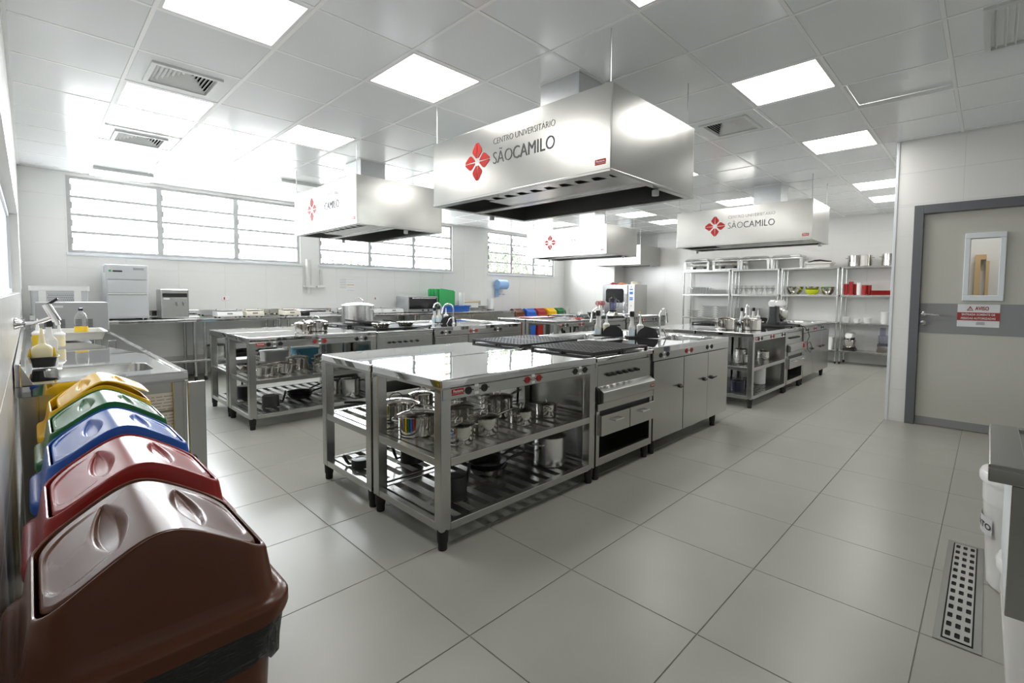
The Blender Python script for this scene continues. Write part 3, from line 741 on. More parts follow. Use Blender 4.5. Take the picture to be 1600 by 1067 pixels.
def make_sinkunit(label, loc, rz=0):
    L, D = 1.515, .69; t = thing('sink_cabinet', label, 'sink cabinet', loc, rz, 'steel sink cabinets of the cooking islands')
    a, b = top_hole(0, L, 0, D, .8, .84, [(1.08, .36, .3, .2, .07)]); a.obj('sink_top', 'top', t, smooth=35); b.obj('basin', 'steel', t, smooth=50)
    for q in ((0, L, 0, .03), (0, L, D-.03, D), (0, .03, .03, D-.03), (L-.03, L, .03, D-.03)): MB().box(*q, .838, .847).obj('raised_edge', 'top', t, bev=.003)
    MB().lathe([(.03, .683), (.03, .686), (.012, .684)], 16, (1.08, .36, 0), False).obj('drain', 'chrome', t)
    MB().box(.0, L, .0, .03, .737, .8).obj('socket_panel', 'steel', t, smooth=0, bev=.002)
    sockets(t, ((.115, .23), (.572, .672), (1.005, 1.105)), 0, .778, (0, 1, 0))
    MB().box(0, .02, .03, D-.02, .08, .8).obj('side_panel', 'steel', t, smooth=0)
    MB().box(L-.02, L, .03, D-.02, .08, .8).obj('side_panel', 'steel', t, smooth=0)
    MB().box(.02, L-.02, D-.03, D-.02, .08, .8).obj('back_panel', 'steel', t, smooth=0)
    MB().box(.02, L-.02, .03, D-.03, .08, .1).obj('bottom_panel', 'steel', t, smooth=0)
    for k, (x0, x1, hx) in enumerate(((.012, .528, .465), (.54, 1.03, .955), (1.036, L-.005, 1.11))):
        dr = MB().box(x0, x1, .0, .028, .085, .73).obj('door', 'steel', t, smooth=0, bev=.003)
        h = MB(); h.x = Matrix.Translation((hx, 0, .48)) @ Matrix.Rotation(pi/2, 4, 'X'); h.lathe([(.018, 0), (.018, .012), (.012, .022)], 14, cap0=False); h.x = None
        sg = 1 if k == 2 else -1
        h.tube([(hx+.03*(-sg)*.6, -.022, .478), (hx, -.026, .481), (hx+sg*.0, -.026, .481), (hx-sg*(-.06), -.03, .485)], [.006, .009, .009, .005], 8); h.obj('door_latch', 'black', dr)
    for x in (.06, L-.25):
        for y in (.045, D-.06): foot(t, x, y, .09)
    return t
BEFORE = set(o.name for o in S.objects)
# pieces of each island: front table, back table, ranges, sink cabinets
ISL = [('nearest island', 1.38, 1.92), ('second island beside the windows', 1.385, 4.93), ('island by the grey door', 5.71, 1.93), ('far island near the combi oven', 5.83, 5.0)]
protos = None
for k, (nm, ox, oy) in enumerate(ISL):
    spec = []
    for side in (0, 1):
        sd = ('aisle side', 'window side')[side]
        for u, (x, L) in enumerate(((0, 1.28), (1.295, .745), (2.055, 1.515))):
            lab = ('open slatted worktable of the %s, %s', 'gas range with black grates of the %s, %s', 'closed sink cabinet of the %s, %s')[u] % (nm, sd)
            loc = (ox+x, oy, 0) if side == 0 else (ox+x+L, oy+1.4, 0)
            spec.append((u, lab, loc, 0 if side == 0 else pi))
    if protos is None:
        protos = {}
        for u, lab, loc, rz in spec[:3]: protos[u] = (make_table, make_range, make_sinkunit)[u](lab, loc, rz)
        rest_ = spec[3:]
    else: rest_ = spec
    for u, lab, loc, rz in rest_: dup(protos[u], loc, rz, lab)
    fl_ = 'chrome gooseneck faucet of the %s, %s'
    a = (ox+2.72, oy+.5, .84); b_ = (ox+2.75, oy+1.02, .84)
    if k == 0: FA = make_faucet(fl_ % (nm, 'aisle side'), (ox+2.98, oy+.46, .845), .0)
    else: dup(FA, a, (pi*.9 if k == 1 else .1), fl_ % (nm, 'aisle side'))
    dup(FA, b_, pi if k != 1 else .1, fl_ % (nm, 'window side'))

ISLAND = [o for o in S.objects if o.parent is None and o.name not in BEFORE]
# ------------------------------------------------------------------ hoods
def petals(b, s):
    for k in range(4):
        for sg in (-1, 1):
            pts = [(sg*.02, .16), (sg*.05, .42), (sg*.09, .95), (sg*.16, .985), (sg*.38, .72), (sg*.44, .56), (sg*.42, .46), (sg*.15, .2)] if k % 2 == 0 else [(sg*.05, .17), (sg*.03, .95), (sg*.06, .985), (sg*.14, .98), (sg*.36, .75), (sg*.46, .58), (sg*.45, .52), (sg*.2, .22)]
            pts = [(sg*.035, .2), (sg*.015, .97), (sg*.06, .99), (sg*.12, .95), (sg*.345, .66), (sg*.385, .55), (sg*.35, .46), (sg*.1, .2)]
            c, s_ = cos(k*pi/2), sin(k*pi/2)
            q = [(s*(c*x - s_*y), s*(s_*x + c*y)) for x, y in pts]
            b.prism(q, 'z', 0, .0012)
    return b
def make_hood(label, loc, Wd, Ld, H, logo=True, duct=True):
    """local: x depth from the logo face, y length, z from the lower rim"""
    t = thing('extractor_hood', label, 'extractor hood', loc, 0, 'steel extractor hoods')
    w = .012
    for nm, q in (('front_panel', (0, w, 0, Ld)), ('rear_panel', (Wd-w, Wd, 0, Ld)), ('end_panel', (w, Wd-w, 0, w)), ('end_panel', (w, Wd-w, Ld-w, Ld))):
        MB().box(*q, 0, H).obj(nm, 'hood', t, smooth=0, bev=.002)
    MB().box(w, Wd-w, w, Ld-w, H-.012, H-.001).obj('hood_top', 'hood', t, smooth=0)
    for q in ((-.004, .068, -.004, Ld+.004), (Wd-.05, Wd+.004, -.004, Ld+.004), (.068, Wd-.05, -.004, .045), (.068, Wd-.05, Ld-.05, Ld+.004)):
        MB().box(*q, -.018, .0).obj('rim', 'steel', t, smooth=0, bev=.003)
    # grease tray under the filters, leaving a row of slots between tray and front rim
    y1 = Ld*.71
    f = MB(); f.box(.165, .41, .045, y1, -.012, -.006); f.obj('grease_tray', 'steel', t, smooth=0)
    MB().box(.41, .48, .045, Ld-.05, -.02, -.002).obj('tray_flange', 'steel', t, smooth=0, bev=.003)
    n = int(y1/.135)
    for k in range(n):
        y = .05+(y1-.05)*(k+.5)/n
        MB().prism([(.066, y-.05), (.066, y+.05), (.168, y+.02), (.168, y-.02)], 'z', -.009, -.005).obj('baffle', 'hood', t, smooth=0)
    MB().box(.07, .4, .05, y1, .1, .105).obj('slot_shade_top', 'dark', t, smooth=0)  # black sheet paints the shade above the slots
    MB().box(.165, .17, .045, y1, -.006, .1).obj('slot_shade_back', 'dark', t, smooth=0)  # upright black sheet, same painted shade behind the slots
    MB().prism([(.07, .0), (.41, .0), (.41, .3), (.07, .3)], 'y', y1, y1+.006).obj('bulkhead', 'steel', t, smooth=0)
    MB().box(.05, Wd-.05, .05, Ld-.05, .36, .37).obj('plenum_plate', 'darkgrey', t, smooth=0)
    for (x, y) in ((.62, .05), (.62, Ld-.04)):
        c = MB(); c.lathe([(.022, -.06), (.024, -.058), (.024, -.024), (.018, -.02)], 14, (x, y, 0)); c.obj('drip_cup', 'appl_light', t)
    for x in (.02, Wd-.08):
        for y in (.02, Ld-.02):
            MB().rod((x, y, H-.005), (x, y, CZ-loc[2]+.005), .004, 6).obj('hanger_rod', 'galv', t)
    if duct:
        d = MB(); d.box(.29, .6, .47, .83, H-.002, CZ-loc[2]+.004); d.obj('duct', 'galv', t, smooth=0)
        MB().box(.285, .605, .465, .835, CZ-loc[2]-.012, CZ-loc[2]+.004).obj('duct_collar', 'vent', t, smooth=0)
        MB().box(.286, .604, .466, .834, H, H+.02).obj('duct_collar', 'galv', t, smooth=0)
    sy, sz = Ld/1.78, H/.5
    if logo:
        p = petals(MB(), 1)
        o = p.obj('emblem', 'redlogo', t, (-.0015, 1.212*sy, .256*sz), smooth=0, rot=RX); o.scale = (.143*sy, .143*sz, 1)
        text('lettering', 'CENTRO UNIVERSITÁRIO', .062*sz, 'greylogo', t, (-.0015, 1.031*sy, .346*sz), RX, bold=-.0012*sz, width=.596*sy)
        me = text_mesh('SÃO', .126*sz, .5, bold=-.0022*sz); me2 = text_mesh('CAMILO', .126*sz, .5, bold=-.0002)
        for me_, x, wd, m_ in ((me, 0, .2, 'greylogo'), (me2, .208, .39, 'greylogo')):
            xs_ = [v.co.x for v in me_.vertices]; a0 = min(xs_); s_ = wd*sy/(max(xs_)-a0); me_.transform(Matrix.Translation((-a0, 0, 0))); me_.transform(Matrix.Diagonal((s_, 1, 1, 1)))
            me_.materials.clear(); me_.materials.append(M[m_]); link('lettering', me_, t, (-.0022, (1.031-x)*sy, .205*sz), RX)
    brand(t, .11*sy+.0, -.0005, .042, .078, RX)
    return t
make_hood('large steel extractor hood with red emblem hanging over the nearest island', (2.385, 1.645, 2.01), 1.09, 1.78, .5)
make_hood('steel extractor hood with red emblem in front of the first window', (2.40, 4.84, 2.01), 1.09, 1.68, .5)
make_hood('wide steel extractor hood with red emblem hanging before the steel shelving', (6.88, 1.66, 2.01), .84, 1.84, .5)
make_hood('steel extractor hood with red emblem in front of the far window', (7.0, 4.88, 2.01), 1.0, 1.93, .5)
make_hood('plain steel extractor hood farthest away over the combi oven', (10.0, 6.0, 2.02), .95, 1.4, .44, logo=False)
BEFORE = set(o.name for o in S.objects)
# ------------------------------------------------------------------ cookware
Z1, Z2, ZT = .4335, .1045, .8405
def arc_handle(b, x, y, z, w, h, ang, r=.004):
    """loop handle standing out from a wall at angle ang"""
    c, s = cos(ang), sin(ang)
    pts = [(x - s*w*u*1.0 + c*h*v, y + c*w*u + s*h*v, z+.004*v) for u, v in ((-.5, -.1), (-.5, .35), (-.4, .8), (-.2, 1), (.2, 1), (.4, .8), (.5, .35), (.5, -.1))]
    b.tube(pts, r, 6)
def pot(name, label, x, y, z, r, h, rot=0, m='pot', lid=True, long=False, side=True, group=None, cat='pot', tip=0, lidm=None, hm=None, knob='loop'):
    t = thing(name, label, cat, (x, y, z), rot, group)
    if tip: t.rotation_euler = (0, tip, rot)
    w = .003
    MB().lathe([(r*.93, 0), (r*.985, .004), (r, .012), (r, h-.003), (r+.004, h), (r+.002, h+.001), (r-w, h-.003), (r-w, .01), (.001, .006)], 28, cap1=False).obj('pot_body', m, t)
    hm = hm or m
    if side:
        for a in ((0, pi) if not long else (0,)):
            b = MB(); arc_handle(b, r*cos(a), r*sin(a), h*.78, r*.75, .034, a, .0045); b.obj('side_handle', hm, t)
    if long:
        b = MB(); b.tube([(-r+.002, 0, h*.8), (-r-.03, 0, h*.84), (-r-.1, 0, h*.92), (-r-.19, 0, h*.97)], [.006, .007, .009, .008], 8); b.obj('long_handle', hm, t)
    if lid:
        l = MB().lathe([(r+.005, h), (r+.006, h+.003), (r-.003, h+.006), (r*.8, h+.006+r*.07), (r*.5, h+.006+r*.13), (r*.2, h+.006+r*.155), (.001, h+.006+r*.16)], 28, cap0=True, cap1=False).obj('lid', lidm or m, t)
        b = MB(); zz = h+.006+r*.13; q = r*.36
        if knob == 'loop': b.tube([(-q, 0, zz-.004), (-q*.95, 0, zz+q*.5), (-q*.5, 0, zz+q*.85), (0, 0, zz+q*.95), (q*.5, 0, zz+q*.85), (q*.95, 0, zz+q*.5), (q, 0, zz-.004)], .004, 6)
        else: b.lathe([(.006, zz), (.006, zz+.012), (.014, zz+.016), (.014, zz+.022), (.004, zz+.026)], 12, cap0=False)
        b.obj('lid_handle', hm, l)
    return t
def frypan(label, x, y, z, r, rot, outer='pot', inner='nonstick', hm='black', h=.045, group=None, hl=.19):
    t = thing('frying_pan', label, 'pan', (x, y, z), rot, group)
    MB().lathe([(r*.72, 0), (r*.78, .004), (r*.95, h*.7), (r, h), (r+.002, h+.001)], 28, cap1=False).obj('pan_body', outer, t)
    MB().lathe([(r+.001, h+.001), (r-.003, h), (r*.93, h*.7), (r*.76, .006), (.001, .005)], 28, cap0=False, cap1=False).obj('pan_lining', inner, t)
    MB().tube([(r-.004, 0, h*.75), (r+.03, 0, h*.95), (r+.08, 0, h*1.2), (r+hl, 0, h*1.45)], [.007, .008, .011, .009], 8).obj('pan_handle', hm, t)
    return t
def stockpot(label, x, y, z, r, h, m='alu', lid=True, name='stock_pot', rot=0):
    return pot(name, label, x, y, z, r, h, rot, m, lid, knob='loop')
def pressure(label, x, y, z, r, h, rot=0):
    t = thing('pressure_cooker', label, 'pressure cooker', (x, y, z), rot)
    MB().lathe([(r*.94, 0), (r, .012), (r, h-.004), (r+.006, h), (r+.006, h+.008), (r-.01, h+.012)], 28).obj('pot_body', 'alu', t)
    l = MB().lathe([(r-.008, h+.012), (r*.8, h+.022), (r*.3, h+.03), (.001, h+.031)], 24, cap1=False).obj('lid', 'alu', t)
    MB().lathe([(.012, h+.028), (.012, h+.05), (.005, h+.056)], 12, cap0=False).obj('valve', 'black', l)
    MB().tube([(-r*.8, 0, h+.03), (0, 0, h+.045), (r, 0, h+.03), (r+.16, 0, h+.02)], [.008, .01, .013, .01], 8).obj('lid_handle', 'black', l)
    MB().tube([(r, 0, h-.02), (r+.05, 0, h-.01), (r+.16, 0, h)], [.01, .012, .009], 8).obj('long_handle', 'black', t)
    MB().tube([(-r, .0, h-.02), (-r-.04, 0, h-.015), (-r-.05, 0, h-.03)], [.01, .012, .008], 8).obj('side_handle', 'black', t)
    return t
UP = 'pots on the upper shelf of the nearest island'
pot('cooking_pot', 'lidded steel pot reflecting the colored bins on the nearest worktable upper shelf', 1.575, 2.43, Z1, .112, .115, 2.6, group=UP)
pot('cooking_pot', 'wide steel pot with bright domed lid behind the corner leg on the nearest upper shelf', 1.66, 2.82, Z1, .12, .11, 2.9, group=UP)
pot('saucepan', 'small lidded steel saucepan farthest back on the nearest island upper shelf', 2.03, 3.08, Z1, .088, .075, 0, long=True, side=False, group=UP, cat='saucepan')
pot('saucepan', 'lidded steel saucepan with long handle beside the small one at the shelf back', 2.12, 2.8, Z1, .095, .1, .4, long=True, group=UP, cat='saucepan')
pot('cooking_pot', 'lidded steel pot just behind the front corner leg of the nearest worktable', 1.64, 2.12, Z1, .082, .1, .2, group=UP)
pot('saucepan', 'lidded steel saucepan second along the front of the nearest upper shelf, long handle', 1.86, 2.16, Z1, .086, .098, pi+.12, long=True, group=UP, cat='saucepan')
pot('cooking_pot', 'lidded steel pot third along the front of the nearest upper shelf', 2.17, 2.15, Z1, .074, .088, .3, group=UP)
pot('cooking_pot', 'lidded steel pot last along the front of the nearest upper shelf', 2.43, 2.17, Z1, .069, .085, .8, group=UP)
pot('cooking_pot', 'wide lidded steel pot in the second row behind the front corner leg', 1.86, 2.42, Z1, .105, .12, .4, group=UP)
pot('saucepan', 'large lidded steel saucepan in the second row with long handle', 2.2, 2.42, Z1, .108, .13, pi+.2, long=True, group=UP, cat='saucepan')
frypan('steel frying pan with black handle on the upper shelf of the nearest island window side', 2.0, 3.2, Z1+.0, .1, pi+.1) if False else None
frypan('frying pan with black handle pointing to the open end of the nearest island upper shelf', 1.78, 3.16, Z1, .1, pi-.25)
def black_pot(label, x, y, z, r, h, m, rot, cat='saucepan'):
    t = thing('saucepan', label, cat, (x, y, z), rot)
    MB().lathe([(r, 0), (r+.003, .003), (r, .01), (r*.98, h-.01), (r*.93, h-.002), (r*.55, h), (r*.53, h-.003), (.001, h-.003)], 28, cap1=False).obj('pot_body', m, t)
    MB().tube([(r-.003, 0, h*.25), (r+.025, 0, h*.22), (r+.04, 0, h*.5), (r+.055, 0, h*1.0), (r+.06, 0, h*1.25)], [.008, .01, .011, .011, .008], 8).obj('long_handle', 'black', t)
    return t
black_pot('black saucepan standing upside down at the front corner of the nearest lower shelf', 1.64, 2.155, Z2, .068, .13, 'nonstick', .2)
frypan('bottom steel frying pan of the stack of two on the nearest lower shelf', 2.04, 2.33, Z2, .13, -.1, group='stack of two frying pans')
frypan('top black frying pan of the stack of two on the nearest lower shelf', 2.04, 2.335, Z2+.03, .125, .05, 'nonstick', group='stack of two frying pans')
stockpot('tall aluminium stock pot on the lower shelf of the nearest worktable', 2.45, 2.15, Z2, .109, .195)
black_pot('small black pan with upright handle on the nearest island lower shelf, open end', 1.5, 3.0, Z2, .06, .055, 'nonstick', 2.2)
black_pot('black pot on the lower shelf of the nearest island by the middle legs', 1.8, 2.85, Z2, .08, .14, 'nonstick', 2.8)
# second island
U2 = 'pots on the upper shelf of the second island'
pot('saucepan', 'lidded steel saucepan behind the corner leg on the second island upper shelf', 1.585, 5.14, Z1, .088, .095, pi, long=True, group=U2, cat='saucepan')
pot('cooking_pot', 'tilted rounded steel pot leaning on the second island upper shelf', 1.79, 5.2, Z1+.004, .083, .1, .3, lid=False, tip=.14, group=U2)
pot('cooking_pot', 'tall lidded steel pot with stacked lids in the second island upper shelf row', 1.99, 5.42, Z1, .112, .125, .5, group=U2)
pot('cooking_pot', 'rounded steel pot beside the far edge of the second island upper shelf front', 2.12, 5.1, Z1, .08, .085, .8, lid=True, group=U2)
pot('cooking_pot', 'lidded steel pot behind the others on the second island upper shelf', 2.27, 5.38, Z1, .105, .13, .2, group=U2)
pot('saucepan', 'bright lidded saucepan at the open end of the second island upper shelf', 1.62, 5.5, Z1, .085, .09, 3.0, long=True, group=U2, cat='saucepan')
b = MB(); b.lathe([(.09, 0), (.13, .045), (.132, .047), (.128, .046), (.088, .004), (.001, .004)], 24, cap1=False)
tag(b.obj('mixing_bowl', 'pot', loc=(1.63, 5.83, Z1)), 'shallow steel bowl on the second island upper shelf open end', 'bowl')
for k, (x, y, h, m, n) in enumerate(((1.62, 6.05, .09, 'white', 'white lidded plastic box on the second island rear upper shelf, near the open end'), (1.95, 6.0, .16, 'white', 'taller white plastic box on the second island rear upper shelf'), (2.28, 5.95, .17, 'cyan', 'light blue plastic box on the second island rear upper shelf'))):
    t = thing('storage_box', n, 'storage box', (x, y, Z1))
    MB().loft([rrect(.12, .09, .02, 0), rrect(.13, .1, .02, h-.02)], True, True).obj('box_body', m, t)
    MB().loft([rrect(.137, .107, .022, h-.02), rrect(.137, .107, .022, h-.005), rrect(.125, .095, .02, h)], True, True).obj('box_lid', m, t)
black_pot('dark grey saucepan with upright handle on the second island lower shelf', 1.665, 5.25, Z2, .08, .115, 'darkgrey', -.1)
for k in range(2): frypan(('lower', 'upper')[k]+' black frying pan of the pair stacked on the second island lower shelf', 2.03, 5.46, Z2+.03*k, .13, .3+.2*k, 'nonstick', group='pair of frying pans on the second island')
stockpot('steel stock pot at the back of the second island lower shelf', 2.4, 5.45, Z2, .105, .17, 'pot')
pressure('bright aluminium pressure cooker on the second island lower shelf by the gas range', 2.5, 5.25, Z2, .115, .18, 2.6)
black_pot('black pot on the second island lower shelf, window side', 1.6, 5.85, Z2, .08, .14, 'nonstick', 1.5)
pot('cooking_pot', 'small lidded steel pot on top of the second island worktable', 2.0, 5.28, ZT, .072, .095, -.8, group='pair of lidded pots on the second island')
pot('cooking_pot', 'wider lidded steel pot beside the small one on the second island worktable', 2.19, 5.4, ZT, .12, .1, -.8, group='pair of lidded pots on the second island')
pot('stock_pot', 'big lidded stock pot on the stove of the second island', 2.98, 6.0, .866, .2, .235, -.8, 'alu', cat='stock pot')
frypan('black frying pan on the second island stove nearest the big stock pot', 2.9, 5.5, .866, .12, 2.4, 'nonstick')
frypan('steel frying pan on the front burner of the second island stove', 2.83, 5.13, .866, .105, 2.2, 'pot', 'pot', 'black')
frypan('steel frying pan on the far front burner of the second island stove', 3.2, 5.2, .866, .1, 2.2, 'pot', 'pot', 'black')
# third island by the door
U3 = 'pots on the upper shelf of the island by the door'
pot('cooking_pot', 'tall lidded steel pot on the door island upper shelf, behind its corner leg', 6.02, 2.42, Z1, .075, .12, .4, group=U3)
pot('cooking_pot', 'fluted tilted steel pot on the door island upper shelf by the corner leg', 6.12, 2.16, Z1+.004, .09, .1, .4, lid=False, tip=.12, group=U3)
pot('saucepan', 'pale lidded saucepan on the upper shelf of the island by the door', 6.75, 2.16, Z1, .083, .1, .3, long=False, group=U3, cat='saucepan')
pot('cooking_pot', 'dark lidded steel pot deep on the upper shelf of the island by the door', 6.7, 2.42, Z1, .085, .11, 1.2, group=U3)
black_pot('navy enamel pot upside down on the lower shelf of the island by the door', 6.0, 2.2, Z2, .087, .125, 'navy', -.2)
stockpot('white enamel stock pot on the lower shelf of the island by the door', 6.7, 2.2, Z2, .097, .21, 'white', False)
frypan('black frying pan on the lower shelf of the island by the door', 6.4, 2.25, Z2, .11, .3, 'nonstick')
pot('cooking_pot', 'lidded steel pot on the worktable of the door island, nearer the sink', 6.13, 2.42, ZT, .13, .13, -.8, knob='knob', group='two lidded pots on the door island')
pot('cooking_pot', 'lidded steel pot on the door island worktable, beside its front edge', 6.3, 2.17, ZT, .12, .13, -.8, knob='knob', group='two lidded pots on the door island')
# ------------------------------------------------------------------ soap stations
def spray(label, x, y, z, m='liquid', s=1, group=None, cap='black'):
    t = thing('dispenser_bottle', label, 'bottle', (x, y, z), .4, group); t.scale = (s,)*3
    MB().loft([rrect(.036, .022, .012, 0), rrect(.038, .024, .012, .006), rrect(.038, .024, .012, .072), rrect(.034, .022, .012, .085), rrect(.019, .017, .012, .102), rrect(.014, .014, .012, .165), rrect(.014, .014, .012, .17)], True, True).obj('bottle_body', 'cloudy', t)
    if m == 'liquid': MB().loft([rrect(.0385, .0245, .012, .006), rrect(.0385, .0245, .012, .062)], False, False).obj('liquid_fill', m, t)
    b = MB(); b.loft([rrect(.018, .018, .008, .168), rrect(.019, .019, .008, .2), rrect(.017, .017, .008, .215)]); b.box(-.045, .02, -.011, .011, .196, .216); b.obj('trigger_cap', cap, t, smooth=35)
    return t
def squeeze(label, x, y, z, m='honey', s=1, group=None):
    t = thing('squeeze_bottle', label, 'bottle', (x, y, z), 0, group); t.scale = (s,)*3
    MB().lathe([(.026, 0), (.03, .006), (.03, .07), (.026, .08)], 18).obj('bottle_body', m, t)
    MB().lathe([(.031, .078), (.031, .09), (.018, .102), (.013, .105), (.008, .135), (.0035, .185), (.001, .186)], 16).obj('nozzle_cap', 'white', t)
    return t
def holder(label, x, y, z, rz, s=1, n=''):
    t = thing('bottle_holder', label, 'bottle holder', (x, y, z), rz, 'black bottle holders'); t.scale = (s,)*3
    MB().prism([(-.12, 0), (.145, 0), (.145, .014), (-.12, .014)], 'y', -.06, .06).obj('tray', 'black', t, smooth=0)
    for y0 in (-.06, .054):
        pts = [(-.02, .01)] + [(.02+.085*(1-cos(a)) - .03, .012+.095*sin(a)) for a in [pi*k/12 for k in range(1, 12)]] + [(.16, .01)]
        pts = [(-.045+.19*(1-cos(pi*k/14))/2, .012+.085*sin(pi*k/14)) for k in range(15)]
        MB().prism(pts, 'y', y0, y0+.006).obj('side_plate', 'black', t, smooth=0)
    return t
gs = 'dispenser bottles at the sinks'
for (x, y, s, nm, k2) in ((4.22, 2.52, 1.15, 'nearest island, in the nearer black holder', 0), (4.12, 2.86, 1.15, 'nearest island, in the farther black holder', 1), (4.1, 5.62, 1.1, 'second island sink counter', 0), (7.62, 2.52, 1.1, 'door island, nearer the shelving', 0), (7.42, 2.62, 1.1, 'door island, nearer the pots', 1)):
    holder('black curved bottle holder at the %s' % nm, x, y, .8405, -.75, s)
    d_ = Matrix.Rotation(-.75, 3, 'Z')
    p = d_ @ Vector((-.075*s, -.012, 0)); spray('white spray bottle with black cap at the %s' % nm, x+p.x, y+p.y, .857, 'liquid', s, gs)
    p = d_ @ Vector((.01*s, .03, 0)); squeeze('white squeeze bottle with pointed nozzle at the %s' % nm, x+p.x, y+p.y, .857, 'honey' if k2 else 'cloudy', s, gs)
x, y = 4.0, 5.73; spray('second white spray bottle with black cap at the second island sink counter', x, y, .842, 'liquid', 1.05, gs); squeeze('second squeeze bottle with pointed nozzle at the second island sink counter', 4.12, 5.78, .842, 'cloudy', 1.1, gs)
# cutting board and trivet on the nearest sink top
# ------------------------------------------------------------------ stand mixer on the door island
def mixer(label, x, y, z, rz, s, body='black', head='alu'):
    t = thing('stand_mixer', label, 'stand mixer', (x, y, z), rz); t.scale = (s,)*3
    MB().loft([rrect(.17, .1, .05, 0), rrect(.17, .1, .05, .03), rrect(.16, .09, .05, .04)]).obj('mixer_base', body, t)
    b = MB(); b.loft([rrect(.075, .075, .03, .03, 6, (-.1, 0)), rrect(.055, .06, .03, .12, 6, (-.115, 0)), rrect(.06, .06, .03, .25, 6, (-.1, 0))]); b.obj('mixer_column', body, t)
    b = MB(); b.x = Matrix.Translation((.02, 0, .295)) @ Matrix.Rotation(pi/2, 4, 'Y') ; b.loft([rrect(.04, .05, .03, -.2), rrect(.055, .068, .04, -.16), rrect(.055, .068, .04, .1), rrect(.045, .055, .035, .16)]); b.obj('mixer_head', head, t)
    MB().lathe([(.05, .045), (.085, .07), (.11, .14), (.115, .2), (.118, .202), (.112, .198), (.105, .14), (.001, .06)], 24, (.08, 0, 0), cap1=False).obj('mixer_bowl', 'pot', t)
    MB().rod((.08, 0, .16), (.08, 0, .25), .014).obj('beater_shaft', 'chrome', t)
    return t
mixer('black stand mixer with steel bowl on the stove of the island by the door', 7.42, 2.2, .866, -.1, 1.0)
c = MB(); c.tube([(7.6, 2.14, .87), (7.68, 2.0, .865), (7.73, 1.915, .83), (7.86, 1.9, .76), (7.95, 1.9, .68), (7.84, 1.9, .62), (7.86, 1.9, .5), (8.02, 1.9, .44), (8.1, 1.9, .52), (7.98, 1.9, .6), (7.82, 1.9, .57)], .005, 6)
tag(c.obj('electric_cable', 'black'), 'looped black cable hanging down the front of the door island range', 'cable')
tag(MB().box(7.63, 7.69, 1.885, 1.915, .54, .6).obj('cord_plug', 'red', smooth=0, bev=.006), 'small red plug on the cord hanging at the door island range', 'plug')
# ------------------------------------------------------------------ far island tops
t = thing('serving_tray', 'thin red tray lying on the far island worktable', 'tray', (6.45, 6.0, ZT)); MB().loft([rrect(.3, .16, .03, 0), rrect(.32, .18, .03, .012), rrect(.31, .17, .03, .012), rrect(.29, .15, .03, .004)]).obj('tray_body', 'red', t)
t = thing('baking_rack', 'low steel baking rack on the far island worktable before the small bins', 'rack', (6.95, 5.75, ZT))
b = MB()
for z in (.004, .05):
    for q in (-.15, .15): b.rod((-.2, q, z), (.2, q, z), .004, 6)
    for k in range(9): b.rod((-.2+.05*k, -.15, z), (-.2+.05*k, .15, z), .0025, 5)
for x in (-.2, .2):
    for y in (-.15, .15): b.rod((x, y, 0), (x, y, .054), .005, 6)
b.obj('rack_frame', 'steel', t)
b = MB(); b.lathe([(.045, 0), (.05, .01), (.055, .2), (.056, .202), (.053, .2), (.046, .012), (.001, .01)], 20, cap1=False); tag(b.obj('glass_jar', 'glassware', loc=(6.42, 5.28, ZT)), 'tall clear glass jar on the far island worktable beside the red cloth', 'jar')
def crumple(name, label, cat, m, loc, rx, ry, rz_, seed):
    rnd = random.Random(seed); b = MB(); n = 16; vs = []
    for i in range(n+1):
        for j in range(n+1):
            u, v = i/n*2-1, j/n*2-1; e = max(0, 1-(abs(u)**3+abs(v)**3)*.6); vs.append((u*rx, v*ry, max(.001, rz_*e*(.6+.35*sin(u*3.2+seed)*cos(v*3.6+seed*2)+.1*sin(u*9-v*8)))))
    b.add(vs, [(i*(n+1)+j, (i+1)*(n+1)+j, (i+1)*(n+1)+j+1, i*(n+1)+j+1) for i in range(n) for j in range(n)])
    return tag(b.obj(name, m, loc=loc, smooth=70), label, cat)
crumple('cloth', 'red folded cloth on the far island worktable edge', 'cloth', 'red', (6.56, 5.14, ZT), .12, .08, .045, 2)
crumple('plastic_bag', 'crumpled clear plastic wrap on the far island worktable', 'plastic wrap', 'glassware', (6.85, 5.3, ZT), .12, .12, .16, 5)
def bowl(label, x, y, z, r, h, m='pot', m2=None, group=None):
    t = thing('mixing_bowl', label, 'bowl', (x, y, z), 0, group)
    MB().lathe([(r*.42, 0), (r*.5, .004), (r*.8, h*.35), (r*.97, h*.8), (r, h)], 24, cap1=False).obj('bowl_outside', m, t)
    MB().lathe([(r, h), (r+.004, h+.002), (r-.004, h), (r*.94, h*.78), (r*.76, h*.36), (.001, .008)], 24, cap0=False, cap1=False).obj('bowl_inside', m2 or m, t)
    return t
bowl('small steel bowl on the far island stove beside the red spoons', 7.35, 5.42, .866, .1, .075)
t = thing('utensil_jug', 'white jug on the far island holding red slotted spoons', 'jug', (7.62, 5.42, .863)); MB().lathe([(.04, 0), (.045, .15), (.047, .152), (.043, .15), (.038, .006), (.001, .006)], 18, cap1=False).obj('jug_body', 'white', t)
